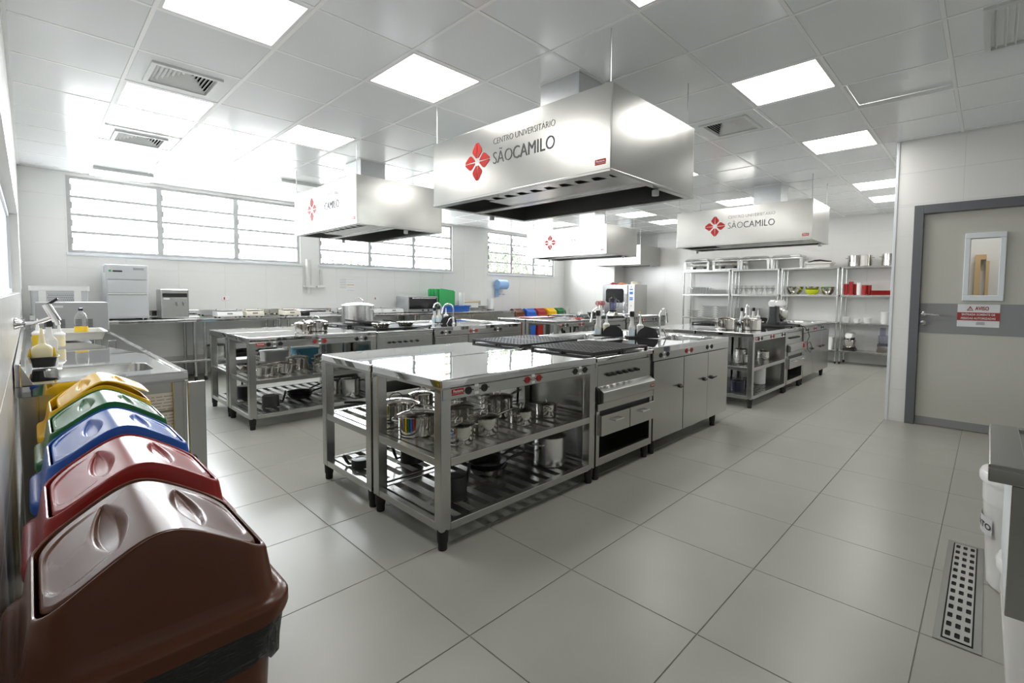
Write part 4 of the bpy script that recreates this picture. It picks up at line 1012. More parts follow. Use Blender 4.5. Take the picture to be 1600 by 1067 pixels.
for k, (a, dx, dy) in enumerate(((.2, -.05, .02), (-.15, .03, .0), (.05, .01, -.03))):
    u = thing('slotted_spoon', ('red slotted spoon leaning out of the white jug towards the windows', 'red slotted spoon standing upright in the white jug', 'red slotted spoon leaning out of the white jug towards the door')[k], 'spoon', (7.62+dx*.3, 5.42+dy*.3, .873), rot=(0, a, 2.3), group='red spoons in the jug')
    MB().rod((0, 0, 0), (0, 0, .2), .005, 6).obj('spoon_handle', 'red', u)
    b = MB()
    for q in range(7): x = -.033+.011*q; hgt = .04*sqrt(max(.05, 1-(x/.04)**2)); b.box(x-.0035, x+.0035, -.003, .003, .235-hgt, .235+hgt)
    b.tube([(.04*cos(a_), 0, .235+.046*sin(a_)) for a_ in [2*pi*k_/16 for k_ in range(16)]], .004, 6, True); b.obj('spoon_head', 'red', u)
t = thing('blender', 'blender with clear tinted jug on the far island before the combi oven', 'blender', (8.0, 5.4, ZT))
MB().loft([rrect(.09, .09, .03, 0), rrect(.085, .085, .03, .05), rrect(.06, .06, .03, .1)]).obj('motor_base', 'pot', t)
MB().lathe([(.055, .1), (.075, .105), (.08, .125), (.07, .135)], 20).obj('jug_collar', 'black', t)
MB().lathe([(.06, .135), (.075, .3), (.077, .345), (.073, .345), (.056, .14)], 20, cap0=False, cap1=False).obj('jug', 'jug', t)
MB().lathe([(.078, .343), (.078, .36), (.04, .365), (.03, .385), (.001, .386)], 20).obj('jug_lid', 'black', t)
MB().tube([(.06, -.04, .33), (.1, -.08, .31), (.095, -.075, .2), (.055, -.035, .17)], .009, 8).obj('jug_handle', 'jug', t)
for k, (x, y, m, n) in enumerate(((6.3, 5.3, 'bag', 'dark bag on the far island upper shelf'), (6.05, 5.2, 'white', 'white plastic bag on the far island upper shelf'), (6.75, 5.25, 'cloudy', 'clear wrapped bundle on the far island upper shelf'), (6.98, 5.25, 'cloudy', 'second clear wrapped bundle on the far island upper shelf'))):
    crumple('plastic_bag', n, 'bag', m, (x, y, Z1), .12, .12, .28, k)
for k, (x, y) in enumerate(((6.1, 5.3), (6.5, 5.35), (6.9, 5.3))): stockpot('steel pot on the far island lower shelf, number %s from its open end' % ('one', 'two', 'three')[k], x, y, Z2, .1, .15, 'pot', False)

# the four islands with all that stands on them are 2.5 % smaller than drawn above
ISLAND += [o for o in S.objects if o.parent is None and o.name not in BEFORE]
for o in ISLAND:
    o.location = (o.location.x*.975, o.location.y*.975, 1.26337-(1.26337-o.location.z)*.975); o.scale = o.scale*.975
# ------------------------------------------------------------------ window counter
WC, WY = .885, 8.02
def long_table(label, x0, x1, doors=False):
    t = thing('wall_table', label, 'wall counter', (x0, WY, 0), 0, 'steel counters along the window wall'); L = x1-x0; D = YW-TH-WY-.004
    MB().box(0, L, 0, D, WC-.045, WC).obj('table_top', 'top', t, bev=.006)
    MB().box(0, L, D-.02, D, WC, WC+.1).obj('splashback', 'top', t, smooth=0, bev=.003)
    n = 2 if L < 2 else 3
    for k in range(n):
        for dx in ((0,) if k in (0, n-1) else (-.06, .06)):
            x = .06+(L-.12)*k/(n-1)+dx
            for y in (.06, D-.06):
                MB().rod((x, y, .06), (x, y, WC-.045), .02, 12).obj('leg', 'steel', t); MB().lathe([(.02, 0), (.024, .06)], 10, (x, y, 0)).obj('foot', 'rubber', t)
    if doors:
        for k in range(4):
            a, b_ = L*k/4+.006, L*(k+1)/4-.006; d_ = MB().box(a, b_, .01, .03, .12, WC-.05).obj('door', 'steel', t, smooth=0, bev=.003)
            MB().box(b_-.05, b_-.035, .0, .01, .55, .65).obj('door_handle', 'chrome', d_, smooth=0)
        MB().box(0, L, .03, D-.02, .1, .12).obj('bottom_panel', 'steel', t, smooth=0)
        MB().box(0, .012, .03, D-.02, .12, WC-.05).obj('side_panel', 'steel', t, smooth=0); MB().box(L-.012, L, .03, D-.02, .12, WC-.05).obj('side_panel', 'steel', t, smooth=0)
    else:
        MB().box(0.03, L-.03, .03, D-.03, .27, .3).obj('lower_shelf', 'steel', t, smooth=0, bev=.003)
    return t
long_table('steel wall table under the first window carrying the ice maker and scales', .53, 2.78)
long_table('steel wall table between the first and second windows', 2.79, 5.25)
long_table('closed steel wall counter under the middle window with the blue crate', 5.26, 7.85, True)
# machines on it
t = thing('ice_maker', 'tall light grey ice machine on the wall table under the first window', 'ice machine', (.89, 8.35, WC+.02))
MB().box(-.215, .215, -.2, .28, 0, .7).obj('cabinet', 'appl_light', t, smooth=0, bev=.012)
MB().box(-.2, .2, -.215, -.2, .51, .68).obj('control_panel', 'appl_light', t, smooth=0, bev=.004)
MB().box(-.2, .2, -.215, -.2, .335, .5).obj('upper_door', 'appl_light', t, smooth=0, bev=.004); MB().box(-.2, .2, -.222, -.2, .315, .33).obj('door_handle', 'white', t, smooth=0, bev=.002)
MB().box(-.2, .2, -.212, -.2, .02, .31).obj('lower_panel', 'appl_light', t, smooth=0, bev=.004)
MB().box(-.185, -.16, -.219, -.214, .605, .63).obj('power_switch', 'greenboard', t, smooth=0); MB().box(-.145, -.05, -.219, -.214, .605, .625).obj('display', 'black', t, smooth=0, bev=.003)
b = MB()
for k in range(5): b.box(-.217, -.2145, -.12+.0, .0, .6+.016*k, .607+.016*k)
b.obj('side_louvre', 'darkgrey', t, smooth=0); MB().box(.06, .17, -.2165, -.214, .635, .665).obj('badge', 'appliance', t, smooth=0, bev=.004)
for x in (-.18, .18):
    for y in (-.16, .24): MB().lathe([(.02, -.02), (.02, 0)], 10, (x, y, 0)).obj('foot', 'rubber', t)
t = thing('water_purifier', 'steel water purifier with dark top band on the wall table', 'water purifier', (1.4, 8.35, WC+.008))
MB().box(-.16, .16, -.15, .2, 0, .4).obj('cabinet', 'steel', t, smooth=0, bev=.012); MB().box(-.14, .14, -.156, -.15, .29, .345).obj('display_band', 'black', t, smooth=0)
MB().box(-.02, .14, -.154, -.15, .06, .28).obj('dispense_niche', 'steel', t, smooth=0, bev=.004)
for x in (.02, .1): 
    b = MB(); b.rod((x, -.154, .22), (x, -.19, .22), .012); b.rod((x, -.186, .225), (x, -.186, .17), .009); b.obj('tap', 'appliance', t)
MB().box(-.13, -.06, -.1555, -.15, .26, .28).obj('label_plate', 'label', t, smooth=0)
text('lettering', 'IBBL', .03, 'label', t, (-.03, -.157, .307), RY) if False else None
def scale_(label, x, m='white', w=.15):
    t = thing('kitchen_scale', label, 'scale', (x, 8.27, WC), 0, 'kitchen scales on the wall table')
    MB().prism([(-.15, .012), (-.16, .03), (-.13, .085), (.14, .095), (.14, .012)], 'x', -w, w).obj('scale_body', m, t, smooth=0, bev=.006)
    MB().box(-w+.01, w-.01, -.1, .14, .1, .108).obj('weighing_plate', 'alu' if m == 'white' else 'cream', t, smooth=0, bev=.003)
    b = MB(); b.x = Matrix.Translation((0, -.147, .057)) @ Matrix.Rotation(-.5, 4, 'X'); b.box(-.04, .03, -.003, .002, -.012, .012); b.obj('display', 'greylight', t, smooth=0)
    for q in ((-w+.03, -.12), (w-.03, -.12), (-w+.03, .1), (w-.03, .1)): MB().lathe([(.014, 0), (.014, .014)], 8, (*q, 0)).obj('foot', 'rubber', t)
    for xx in (-w+.03, w-.03): MB().rod((xx, .05, .095), (xx, .05, .118), .006, 8).obj('plate_pin', 'black', t)
scale_('white kitchen scale nearest the water purifier on the wall table', 2.05, w=.165)
scale_('cream kitchen scale second from the water purifier', 2.39, 'cream', .12); scale_('cream kitchen scale beside the black adapter on the wall table', 2.93, 'cream', .12)
scale_('white kitchen scale just behind the big stock pot', 4.3, w=.2); scale_('white kitchen scale next to the toaster oven', 4.76, w=.2)
tag(MB().box(3.12, 3.24, 8.22, 8.3, WC, WC+.05).obj('power_adapter', 'black', smooth=0, bev=.006), 'small black power adapter on the wall table beside the cream scale', 'adapter')
t = thing('toaster_oven', 'grey toaster oven with dark glass door on the wall counter', 'toaster oven', (5.42, 8.37, WC+.012))
MB().box(-.33, .36, -.2, .25, 0, .31).obj('cabinet', 'appliance', t, smooth=0, bev=.008); MB().box(-.31, .34, -.207, -.2, .06, .29).obj('glass_door', 'ovenglass', t, smooth=0, bev=.003)
MB().rod((-.26, -.235, .27), (.29, -.235, .27), .008).obj('door_handle', 'chrome', t)
for k in range(3): MB().rod((.0+.13*k, -.2, .033), (.0+.13*k, -.22, .033), .014, 12).obj('knob', 'black', t)
for q in ((-.3, -.17), (.33, -.17), (-.3, .2), (.33, .2)): MB().lathe([(.018, -.012), (.018, 0)], 8, (*q, 0)).obj('foot', 'rubber', t)
def crate(label, x, y, z, w, d, h, m, cat='crate'):
    t = thing('plastic_crate', label, cat, (x, y, z)); 
    MB().loft([rrect(w/2-.02, d/2-.02, .03, 0), rrect(w/2, d/2, .03, h), rrect(w/2+.01, d/2+.01, .03, h), rrect(w/2+.01, d/2+.01, .03, h-.02), rrect(w/2-.006, d/2-.006, .03, h-.02), rrect(w/2-.03, d/2-.03, .03, .01)][:2]+[rrect(w/2-.01, d/2-.01, .03, h), rrect(w/2-.03, d/2-.03, .03, .01)]).obj('crate_body', m, t)
    MB().loft([rrect(w/2+.001, d/2+.001, .03, h-.025), rrect(w/2+.014, d/2+.014, .03, h-.025), rrect(w/2+.014, d/2+.014, .03, h), rrect(w/2-.008, d/2-.008, .03, h)], False, False).obj('crate_rim', m, t)
    return t
crate('blue plastic crate holding green boards and paper roll on the wall counter', 6.23, 8.3, WC, .8, .3, .13, 'blue')
for k in range(4):
    t = thing('cutting_board', 'green cutting board, %s of four standing in the blue crate' % ('frontmost', 'second', 'third', 'rearmost')[k], 'cutting board', (6.05-.055*k, 8.22+.045*k, WC+.012), rot=(-.14, .12 if k == 0 else .06, 0), group='green cutting boards')
    MB().prism([(-.2, .0), (.2, .0), (.2, .44), (.17, .465), (-.17, .465), (-.2, .44)], 'y', -.006, .006).obj('board', 'greenboard', t, smooth=0, bev=.002)
t = thing('paper_roll', 'upright white paper roll standing in the blue crate', 'paper roll', (6.5, 8.3, WC+.012)); MB().lathe([(.06, 0), (.06, .4), (.02, .4), (.02, .39)], 20).obj('roll', 'paper', t); MB().lathe([(.019, .0), (.019, .395)], 12).obj('core', 'cream', t)
t = thing('towel_dispenser', 'wall dispenser with pale wooden roller bar above the wall counter', 'dispenser', (7.05, YW-TH, 1.06))
b = MB(); b.x = Matrix.Rotation(pi/2, 4, 'Y'); b.lathe([(.016, -.3), (.016, .3)], 12, (-.02, -.07, 0)); b.obj('roller', 'wood', t)
for x in (-.3, .3): MB().box(x-.008, x+.008, -.09, 0, -.05, .05).obj('bracket', 'chrome', t, smooth=0, bev=.002)
MB().box(-.26, .26, -.068, -.062, -.11, .02).obj('paper_sheet', 'paper', t, smooth=0)
t = thing('soap_dispenser', 'white soap dispenser on the wall right of the wooden roller', 'soap dispenser', (7.72, YW-TH, 1.0)); MB().box(-.06, .06, -.1, 0, -.1, .16).obj('case', 'white', t, smooth=0, bev=.012); MB().box(-.03, .03, -.12, -.09, -.13, -.09).obj('push_lever', 'appliance', t, smooth=0, bev=.006)
# wall things
t = thing('cup_dispenser', 'white wall-mounted cup tube between the first and second windows', 'cup dispenser', (3.42, YW-TH, 1.38))
MB().lathe([(.045, .02), (.045, .46), (.047, .47)], 16, (0, -.06, 0)).obj('tube', 'cloudy', t); MB().box(-.08, .08, -.12, 0, -.02, .01).obj('shelf_bracket', 'white', t, smooth=0, bev=.004); MB().lathe([(.03, -.13), (.04, -.02)], 14, (0, -.06, 0)).obj('cup', 'cloudy', t)
t = thing('cup_dispenser', 'smaller white dispenser tube beside the taller cup tube', 'cup dispenser', (3.64, YW-TH, 1.38))
MB().lathe([(.022, .02), (.022, .3)], 14, (0, -.05, 0)).obj('tube', 'cloudy', t); MB().box(-.07, .07, -.1, 0, -.02, .008).obj('shelf_bracket', 'white', t, smooth=0, bev=.004)
t = thing('notice_sheet', 'printed schedule sheet on the wall under the middle window', 'notice', (4.15, YW-TH, 1.43))
MB().box(-.15, .15, -.002, 0, -.11, .11).obj('sheet', 'paper', t, smooth=0)
b = MB()
for k in range(6): b.box(-.14, -.015, -.003, -.002, .085-.032*k, .091-.032*k)
for k in range(5): b.box(.0, .14, -.003, -.002, .085-.05*k, .088-.05*k)
b.obj('printed_lines', 'inkgrey', t, smooth=0); MB().box(.0, .14, -.003, -.002, -.02, -.008).obj('printed_line', 'orangeink', t, smooth=0)
for k, x in enumerate((2.155, 4.74)):
    t = thing('wall_outlet', ('wall outlet with red switch under the first window', 'wall outlet with red switch under the middle window')[k], 'outlet', (x, YW-TH, 1.16)); MB().box(-.055, .055, -.008, 0, -.035, .035).obj('cover_plate', 'white', t, smooth=0, bev=.003); MB().box(-.03, -.012, -.012, -.008, -.02, .02).obj('switch', 'red', t, smooth=0)
    MB().box(.012, .035, -.011, -.008, -.012, .012).obj('socket_face', 'white', t, smooth=0)
t = thing('paper_roll_holder', 'pale blue paper roll on a wall bracket under the far window', 'paper roll', (8.0, YW-TH, 1.5))
b = MB(); b.x = Matrix.Translation((0, -.13, 0)) @ Matrix.Rotation(pi/2, 4, 'Y'); b.lathe([(.115, -.15), (.115, .15), (.03, .15), (.03, .14)], 24); b.obj('roll', 'sky_blue', t)
b = MB(); b.tube([(-.17, 0, .0), (-.19, -.06, 0), (-.18, -.13, 0), (.16, -.13, 0)], .008, 8); b.obj('bracket', 'chrome', t); MB().box(-.12, .0, -.03, -.026, -.3, -.0).obj('loose_sheet', 'sky_blue', t, smooth=0)
t = thing('wall_sign', 'small white sign under the blue paper roll', 'sign', (8.1, YW-TH, 1.27)); MB().box(-.16, .16, -.004, 0, -.07, .06).obj('sign_plate', 'label', t, smooth=0)
text('lettering', 'SABÃO - PAPEL', .035, 'ink', t, (-.13, -.005, -.02), RY, width=.26)
# things stored under the wall table
pot('stock_pot', 'aluminium pot with dark lid on the low shelf under the wall table', 1.9, 8.3, .3, .13, .17, 0, 'alu', cat='stock pot', lidm='darkgrey')
for k, (x, y, z, r) in enumerate(((2.25, 8.35, .3, .15), (2.3, 8.33, .335, .14), (2.62, 8.35, .3, .16), (2.62, 8.36, .335, .15), (2.6, 8.35, .37, .14))):
    frypan(('lowest black pan of the pile by the aluminium pot under the wall table', 'upper black pan of the pile by the aluminium pot under the wall table', 'lowest black pan of the taller pile under the wall table', 'middle black pan of the taller pile under the wall table', 'topmost black pan of the taller pile under the wall table')[k], x, y, z, r, 2.6+.5*k, 'nonstick', group='black pans under the wall table')
# ------------------------------------------------------------------ sink counter on the side wall
t = thing('sink_counter', 'long steel sink counter along the side wall behind the colored bins', 'sink counter', (XL+TH+.004, 3.03, 0)); L, D = .62, 4.45
a, b = top_hole(0, L, 0, D, .795, .84, [(.31, .43, .215, .21, .08)], .2); a.obj('sink_top', 'top', t, smooth=35); b.obj('basin', 'steel', t, smooth=50)
MB().box(0, .02, 0, D, .84, .94).obj('splashback', 'top', t, smooth=0, bev=.003)
MB().prism([(.02, .84), (.06, .84), (.02, .93)], 'y', 0, .012).obj('splashback_end', 'steel', t, smooth=0)
for q in ((.02, L, 0, .025), (L-.03, L, .025, D), (.02, L, D-.025, D)): MB().box(*q, .838, .848).obj('raised_edge', 'top', t, smooth=0, bev=.003)
MB().box(.01, L-.06, .03, .05, .1, .795).obj('end_panel', 'steel', t, smooth=0)
for y in (.045, 1.5, 3.0, D-.045):
    for x in (.04, L-.035): MB().box(x-.03, x+.03, y-.03, y+.03, .06, .795).obj('leg', 'steel', t, smooth=0, bev=.004); foot(t, x, y, .065)
MB().box(.02, L-.02, .06, D-.06, .2, .23).obj('lower_shelf', 'steel', t, smooth=0)
MB().lathe([(.03, .643), (.03, .646), (.012, .644)], 16, (.31, .43, 0), False).obj('drain', 'chrome', t)
CX = XL+TH+.004
t = thing('swing_door', 'narrow steel cabinet door standing open at the end of the sink counter', 'cabinet door', (.572, 2.985, 0)); MB().box(.0, .03, -.35, .035, .12, .765).obj('door_panel', 'steel', t, smooth=0, bev=.003) if False else MB().box(-.02, .055, -.01, .012, .0, .795).obj('door_panel', 'steel', t, smooth=0, bev=.003)
MB().rod((.0, -.012, .4), (.0, -.03, .4), .008).obj('door_knob', 'black', t)
t = thing('wall_chart', 'printed paper chart taped to the end panel of the sink counter', 'chart', (.42, 3.03+.029, .52))
MB().box(-.12, .1, -.002, 0, -.25, .22).obj('sheet', 'paper', t, smooth=0)
b = MB(); rnd = random.Random(4)
for k in range(26):
    z = .2-.0165*k
    if k % 8 == 5: b.box(-.11, .09, -.003, -.002, z, z+.012)
    else:
        x = -.11
        while x < .08: w = rnd.uniform(.008, .05); b.box(x, min(x+w, .09), -.0028, -.002, z, z+.0035); x += w+.008
b.obj('printed_lines', 'inkgrey', t, smooth=0)
text('lettering', 'TABELA DE ROTINA', .012, 'ink', t, (-.1, -.0035, .205), RY) if False else None
# faucet from the wall
t = thing('wall_faucet', 'chrome wall faucet with long arm and mixer head over the sink counter', 'faucet', (XL+TH, 3.62, 1.09))
b = MB(); b.x = Matrix.Rotation(pi/2, 4, 'Y'); b.lathe([(.03, 0), (.03, .01), (.02, .025), (.02, .04)], 16); b.obj('wall_flange', 'chrome', t)
MB().tube([(.03, 0, 0), (.07, -.01, .0), (.1, -.01, .01), (.145, -.01, .03)], .011, 10).obj('arm', 'chrome', t)
MB().rod((.12, -.01, .1), (.158, -.01, .01), .018, 14).obj('mixer_head', 'chrome', t)
MB().rod((.122, -.01, .095), (.165, -.015, .13), .007, 8).obj('lever', 'black', t)
MB().rod((.158, -.01, .01), (.163, -.01, -.012), .011, 12).obj('aerator', 'chrome', t)
t = thing('bottle_dish', 'black oval dish with squeeze bottle on the sink counter', 'dish', (CX+.1, 3.72, .849)); MB().loft([rrect(.045, .055, .03, 0), rrect(.055, .065, .035, .05), rrect(.062, .072, .038, .055), rrect(.058, .068, .036, .056), rrect(.05, .06, .032, .05), rrect(.042, .052, .028, .006)]).obj('dish_body', 'black', t)
t = thing('squeeze_bottle', 'flat squeeze bottle with yellow sides in the black dish by the sink', 'bottle', (CX+.095, 3.72, .858))
MB().loft([rrect(.034, .022, .014, 0), rrect(.04, .025, .016, .03), rrect(.043, .026, .016, .085), rrect(.036, .022, .014, .1), rrect(.017, .014, .01, .112), rrect(.014, .012, .01, .122), rrect(.006, .006, .005, .19), rrect(.003, .003, .0028, .2)]).obj('bottle_body', 'honey', t)
for sx in (-1, 1): MB().tube([(sx*.043, 0, .01), (sx*.047, 0, .05), (sx*.045, 0, .09)], [.006, .01, .005], 8).obj('side_grip', 'yellow', t)
t = thing('squeeze_bottle', 'white small bottle beside the yellow-sided squeeze bottle', 'bottle', (CX+.135, 3.84, .858)) if False else None
squeeze('white bottle tucked behind the yellow-sided squeeze bottle', CX+.12, 3.86, .849, 'cloudy', .7)
t = thing('plastic_tray', 'long translucent white plastic tray on the sink counter', 'tray', (CX+.31, 5.75, .849))
MB().loft([rrect(.17, .26, .03, 0), rrect(.19, .28, .035, .062), rrect(.205, .295, .035, .064), rrect(.205, .295, .035, .07), rrect(.183, .273, .033, .068), rrect(.163, .253, .028, .006)]).obj('tray_body', 'cloudy', t)
t = thing('oil_bottle', 'clear plastic bottle with yellow label and dark cap on the tray', 'bottle', (CX+.36, 5.72, .857)); 
MB().lathe([(.04, 0), (.044, .006), (.044, .11), (.046, .115), (.046, .17), (.035, .2), (.018, .222), (.014, .225), (.014, .24)], 20).obj('bottle_body', 'glassware', t)
MB().lathe([(.041, .005), (.041, .09)], 18).obj('oil', 'amber', t); MB().lathe([(.0455, .03), (.0455, .095)], 20, cap0=False, cap1=False).obj('bottle_label', 'yellow', t)
MB().lathe([(.016, .232), (.016, .254), (.001, .256)], 16).obj('cap', 'navy', t)
b = MB(); b.box(-.05, .03, -.02, .02, 0, .03); tag(b.obj('clip_stand', 'black', loc=(CX+.41, 5.62, .857), smooth=0, bev=.005), 'small black holder in the tray beside the yellow labelled bottle', 'holder')
spray('white bottle with black spray cap behind the squeeze bottle on the sink counter', CX+.14, 4.6, .849, 'cloudy', 1.0)
squeeze('yellowish squeeze bottle with yellow stripe at the wall end of the sink counter', CX+.09, 5.1, .849, 'yellow', 1.1); squeeze('pale squeeze bottle next to the black spray cap bottle', CX+.2, 4.95, .849, 'honey', 1.05)
t = thing('microwave_oven', 'grey microwave seen from its back on the sink counter', 'microwave', (CX+.36, 6.75, .862))
MB().box(-.27, .25, -.22, .2, .0, .285).obj('cabinet', 'appliance', t, smooth=0, bev=.006); MB().box(.215, .255, -.215, .2, .003, .282).obj('front_door', 'appl_light', t, smooth=0, bev=.004)
for a0 in (-.2, -.12, .0, .08):
    b = MB()
    for k in range(6): b.box(a0, a0+.05, -.2225, -.22, .04+.014*k, .047+.014*k)
    b.obj('louvre', 'darkgrey', t, smooth=0)
MB().box(-.15, -.08, -.2225, -.22, .235, .255).obj('badge', 'appl_light', t, smooth=0)
for q in ((-.22, -.18), (.2, -.18), (-.22, .16), (.2, .16)): MB().lathe([(.016, -.013), (.016, 0)], 8, (*q, 0)).obj('foot', 'rubber', t)
c = MB(); c.tube([(CX+.1, 6.52, 1.1), (CX+.14, 6.3, 1.17), (CX+.02, 5.6, 1.08), (CX+.02, 5.4, 1.0)], .006, 6)
# grey crate on the floor stack beyond
t = thing('plastic_crate', 'tall light grey latticed plastic crate in the corner by the first window', 'crate', (CX+.3, 8.0, .0))
for z0 in (.0, .33, .66, .99):
    MB().loft([rrect(.235, .3, .03, z0+.0), rrect(.24, .31, .03, z0+.285)]).obj('crate_wall', 'appl_light', t, smooth=35)
    b = MB(); b.loft([rrect(.25, .32, .03, z0+.27), rrect(.25, .32, .03, z0+.325)]); b.box(-.175, -.115, -.318, -.3, z0, z0+.28); b.box(.115, .175, -.318, -.3, z0, z0+.28); b.obj('crate_rim', 'white', t, smooth=35)
    b = MB()
    for i in range(13):
        for j in range(9):
            x = -.1+.0165*i+(.008 if j % 2 else 0); z = z0+.03+.027*j
            b.add([(x+.007*cos(a), -.3085, z+.011*sin(a)) for a in [pi/3*q for q in range(6)]], [(0, 1, 2, 3, 4, 5)])
    b.obj('lattice', 'appliance', t, smooth=0)
# ------------------------------------------------------------------ combi oven and its counter
t = thing('oven_stand', 'steel stand carrying the combi oven at the far wall', 'stand', (9.98, 6.1, 0))
MB().box(0, .55, 0, .95, .74, .8).obj('stand_top', 'steel', t, smooth=0, bev=.004)
for x in (.04, .51):
    for y in (.04, .91): MB().box(x-.025, x+.025, y-.025, y+.025, 0, .74).obj('leg', 'steel', t, smooth=0)
MB().box(.02, .53, .02, .93, .25, .28).obj('lower_shelf', 'steel', t, smooth=0)
t = thing('combi_oven', 'steel combi oven with dark window and control strip at the far wall', 'oven', (10.0, 6.12, .802))
MB().box(.0, .55, 0, .93, 0, .725).obj('cabinet', 'steel', t, smooth=0, bev=.006); MB().box(-.03, 0, .2, .92, .02, .71).obj('door', 'alu', t, smooth=0, bev=.008)
MB().prism([(.34, .28), (.3, .32), (.3, .58), (.34, .62), (.78, .62), (.82, .58), (.82, .32), (.78, .28)], 'x', -.034, -.03).obj('oven_window', 'ovenglass', t, smooth=0)
cp = MB().box(-.02, 0, .01, .18, .02, .71).obj('control_strip', 'white', t, smooth=0, bev=.003)
for z in (.6, .53, .5, .4, .36): MB().box(-.024, -.02, .05, .14, z-.012, z+.016).obj('button', 'blue', cp, smooth=0)
MB().box(-.024, -.02, .085, .11, .65, .67).obj('button', 'black', cp, smooth=0); MB().box(-.024, -.02, .08, .105, .2, .225).obj('indicator', 'orangeink', cp, smooth=0)
MB().rod((-.06, .24, .2), (-.06, .24, .5), .01).obj('door_handle', 'chrome', t)
MB().box(.2, .26, -.002, 0, .03, .07).obj('hazard_label', 'yellow', t, smooth=0)
for k, (y, m, n) in enumerate(((6.8, 'red', 'red oven glove on top of the combi oven'), (6.55, 'orangeink', 'orange oven glove on top of the combi oven'))): crumple('oven_glove', n, 'oven glove', m, (10.12, y, 1.528), .1, .13, .06, k+3)
pot('cooking_pot', 'cream casserole pot on top of the combi oven', 10.3, 6.3, 1.528, .11, .06, 0, 'cream', knob='knob')
# ------------------------------------------------------------------ shelving at the back wall
SX = 10.53; SD = .42; bays = [(5.18, 4.09), (4.06, 3.1), (3.07, 2.06), (2.03, .95)]; LV = [.26, .785, 1.305, 1.835]
for k, (ya, yb) in enumerate(bays):
    t = thing('shelf_unit', ('steel shelf unit nearest the combi oven holding the glassware', 'second steel shelf unit holding glass bowls and plates', 'third steel shelf unit holding the green and yellow bowls', 'steel shelf unit beside the door wall holding red cups')[k], 'shelf unit', (SX, yb, 0), 0, 'steel shelving along the back wall'); L = ya-yb
    for x in (.02, SD-.02):
        for y in (.02, L-.02): MB().rod((x, y, .04), (x, y, LV[3]), .017, 10).obj('post', 'steel', t); MB().lathe([(.015, 0), (.02, .045)], 10, (x, y, 0)).obj('foot', 'rubber', t)
    for z in LV: MB().box(0, SD, .0, L, z-.035, z).obj('shelf_board', 'steel', t, smooth=0, bev=.003)
# chafing dishes
for k, (y, closed) in enumerate(((4.87, 1), (4.2, 1), (3.6, 0), (2.99, 0))):
    t = thing('chafing_dish', 'steel chafing dish, %s on the shelving top' % ('first from the combi oven', 'second from the combi oven', 'third from the combi oven', 'fourth from the combi oven, open legs')[k], 'chafing dish', (SX+.2, y, LV[3]), 0, 'chafing dishes on the shelving')
    w = .27
    for x in (-.17, .17):
        for yy in (-w, w): MB().prism([(yy-.02, 0), (yy+.02, 0), (yy+.03, .2), (yy-.03, .2)], 'x', x-.012, x+.012).obj('leg', 'alu', t, smooth=0)
    MB().box(-.19, .19, -w-.02, w+.02, .185, .21).obj('frame', 'alu', t, smooth=0, bev=.004)
    MB().loft([rrect(.18, w, .03, .21), rrect(.19, w+.015, .03, .235), rrect(.18, w, .05, .26), rrect(.15, w-.04, .05, .272)]).obj('lid', 'alu', t)
    MB().tube([(-.19, -.08, .235), (-.23, -.07, .245), (-.23, .07, .245), (-.19, .08, .235)], .007, 6).obj('lid_handle', 'chrome', t)
    if closed:
        MB().box(-.16, .16, -w+.01, w-.01, .1, .15).obj('water_pan', 'pot', t, smooth=0, bev=.006); MB().box(-.18, .18, -w, w, .01, .03).obj('lower_frame', 'alu', t, smooth=0)
        for yy in (-.13, .13): MB().lathe([(.04, .03), (.04, .085)], 14, (0, yy, 0)).obj('fuel_cup', 'darkgrey', t)
t = crate('white plastic box with black tongs on the shelving top', SX+.2, 2.44, LV[3], .3, .46, .1, 'cloudy', 'box')
b = MB(); b.tube([(0, -.2, .0), (0, -.02, .025), (0, .12, .02), (0, .2, .0)], .012, 8); b.tube([(.03, -.18, .0), (.02, 0, .04), (-.02, .1, .03)], .01, 8); tag(b.obj('tongs', 'black', loc=(SX+.2, 2.44, LV[3]+.115)), 'black handled tongs lying across the white box on the shelving', 'tongs')
pot('stock_pot', 'wide steel stock pot on the shelving top, nearer the white box', SX+.2, 1.78, LV[3], .19, .2, pi/2, 'pot', lid=False, cat='stock pot'); pot('stock_pot', 'steel stock pot on the shelving top next to the door wall', SX+.2, 1.28, LV[3], .17, .21, pi/2, 'pot', lid=False, cat='stock pot')
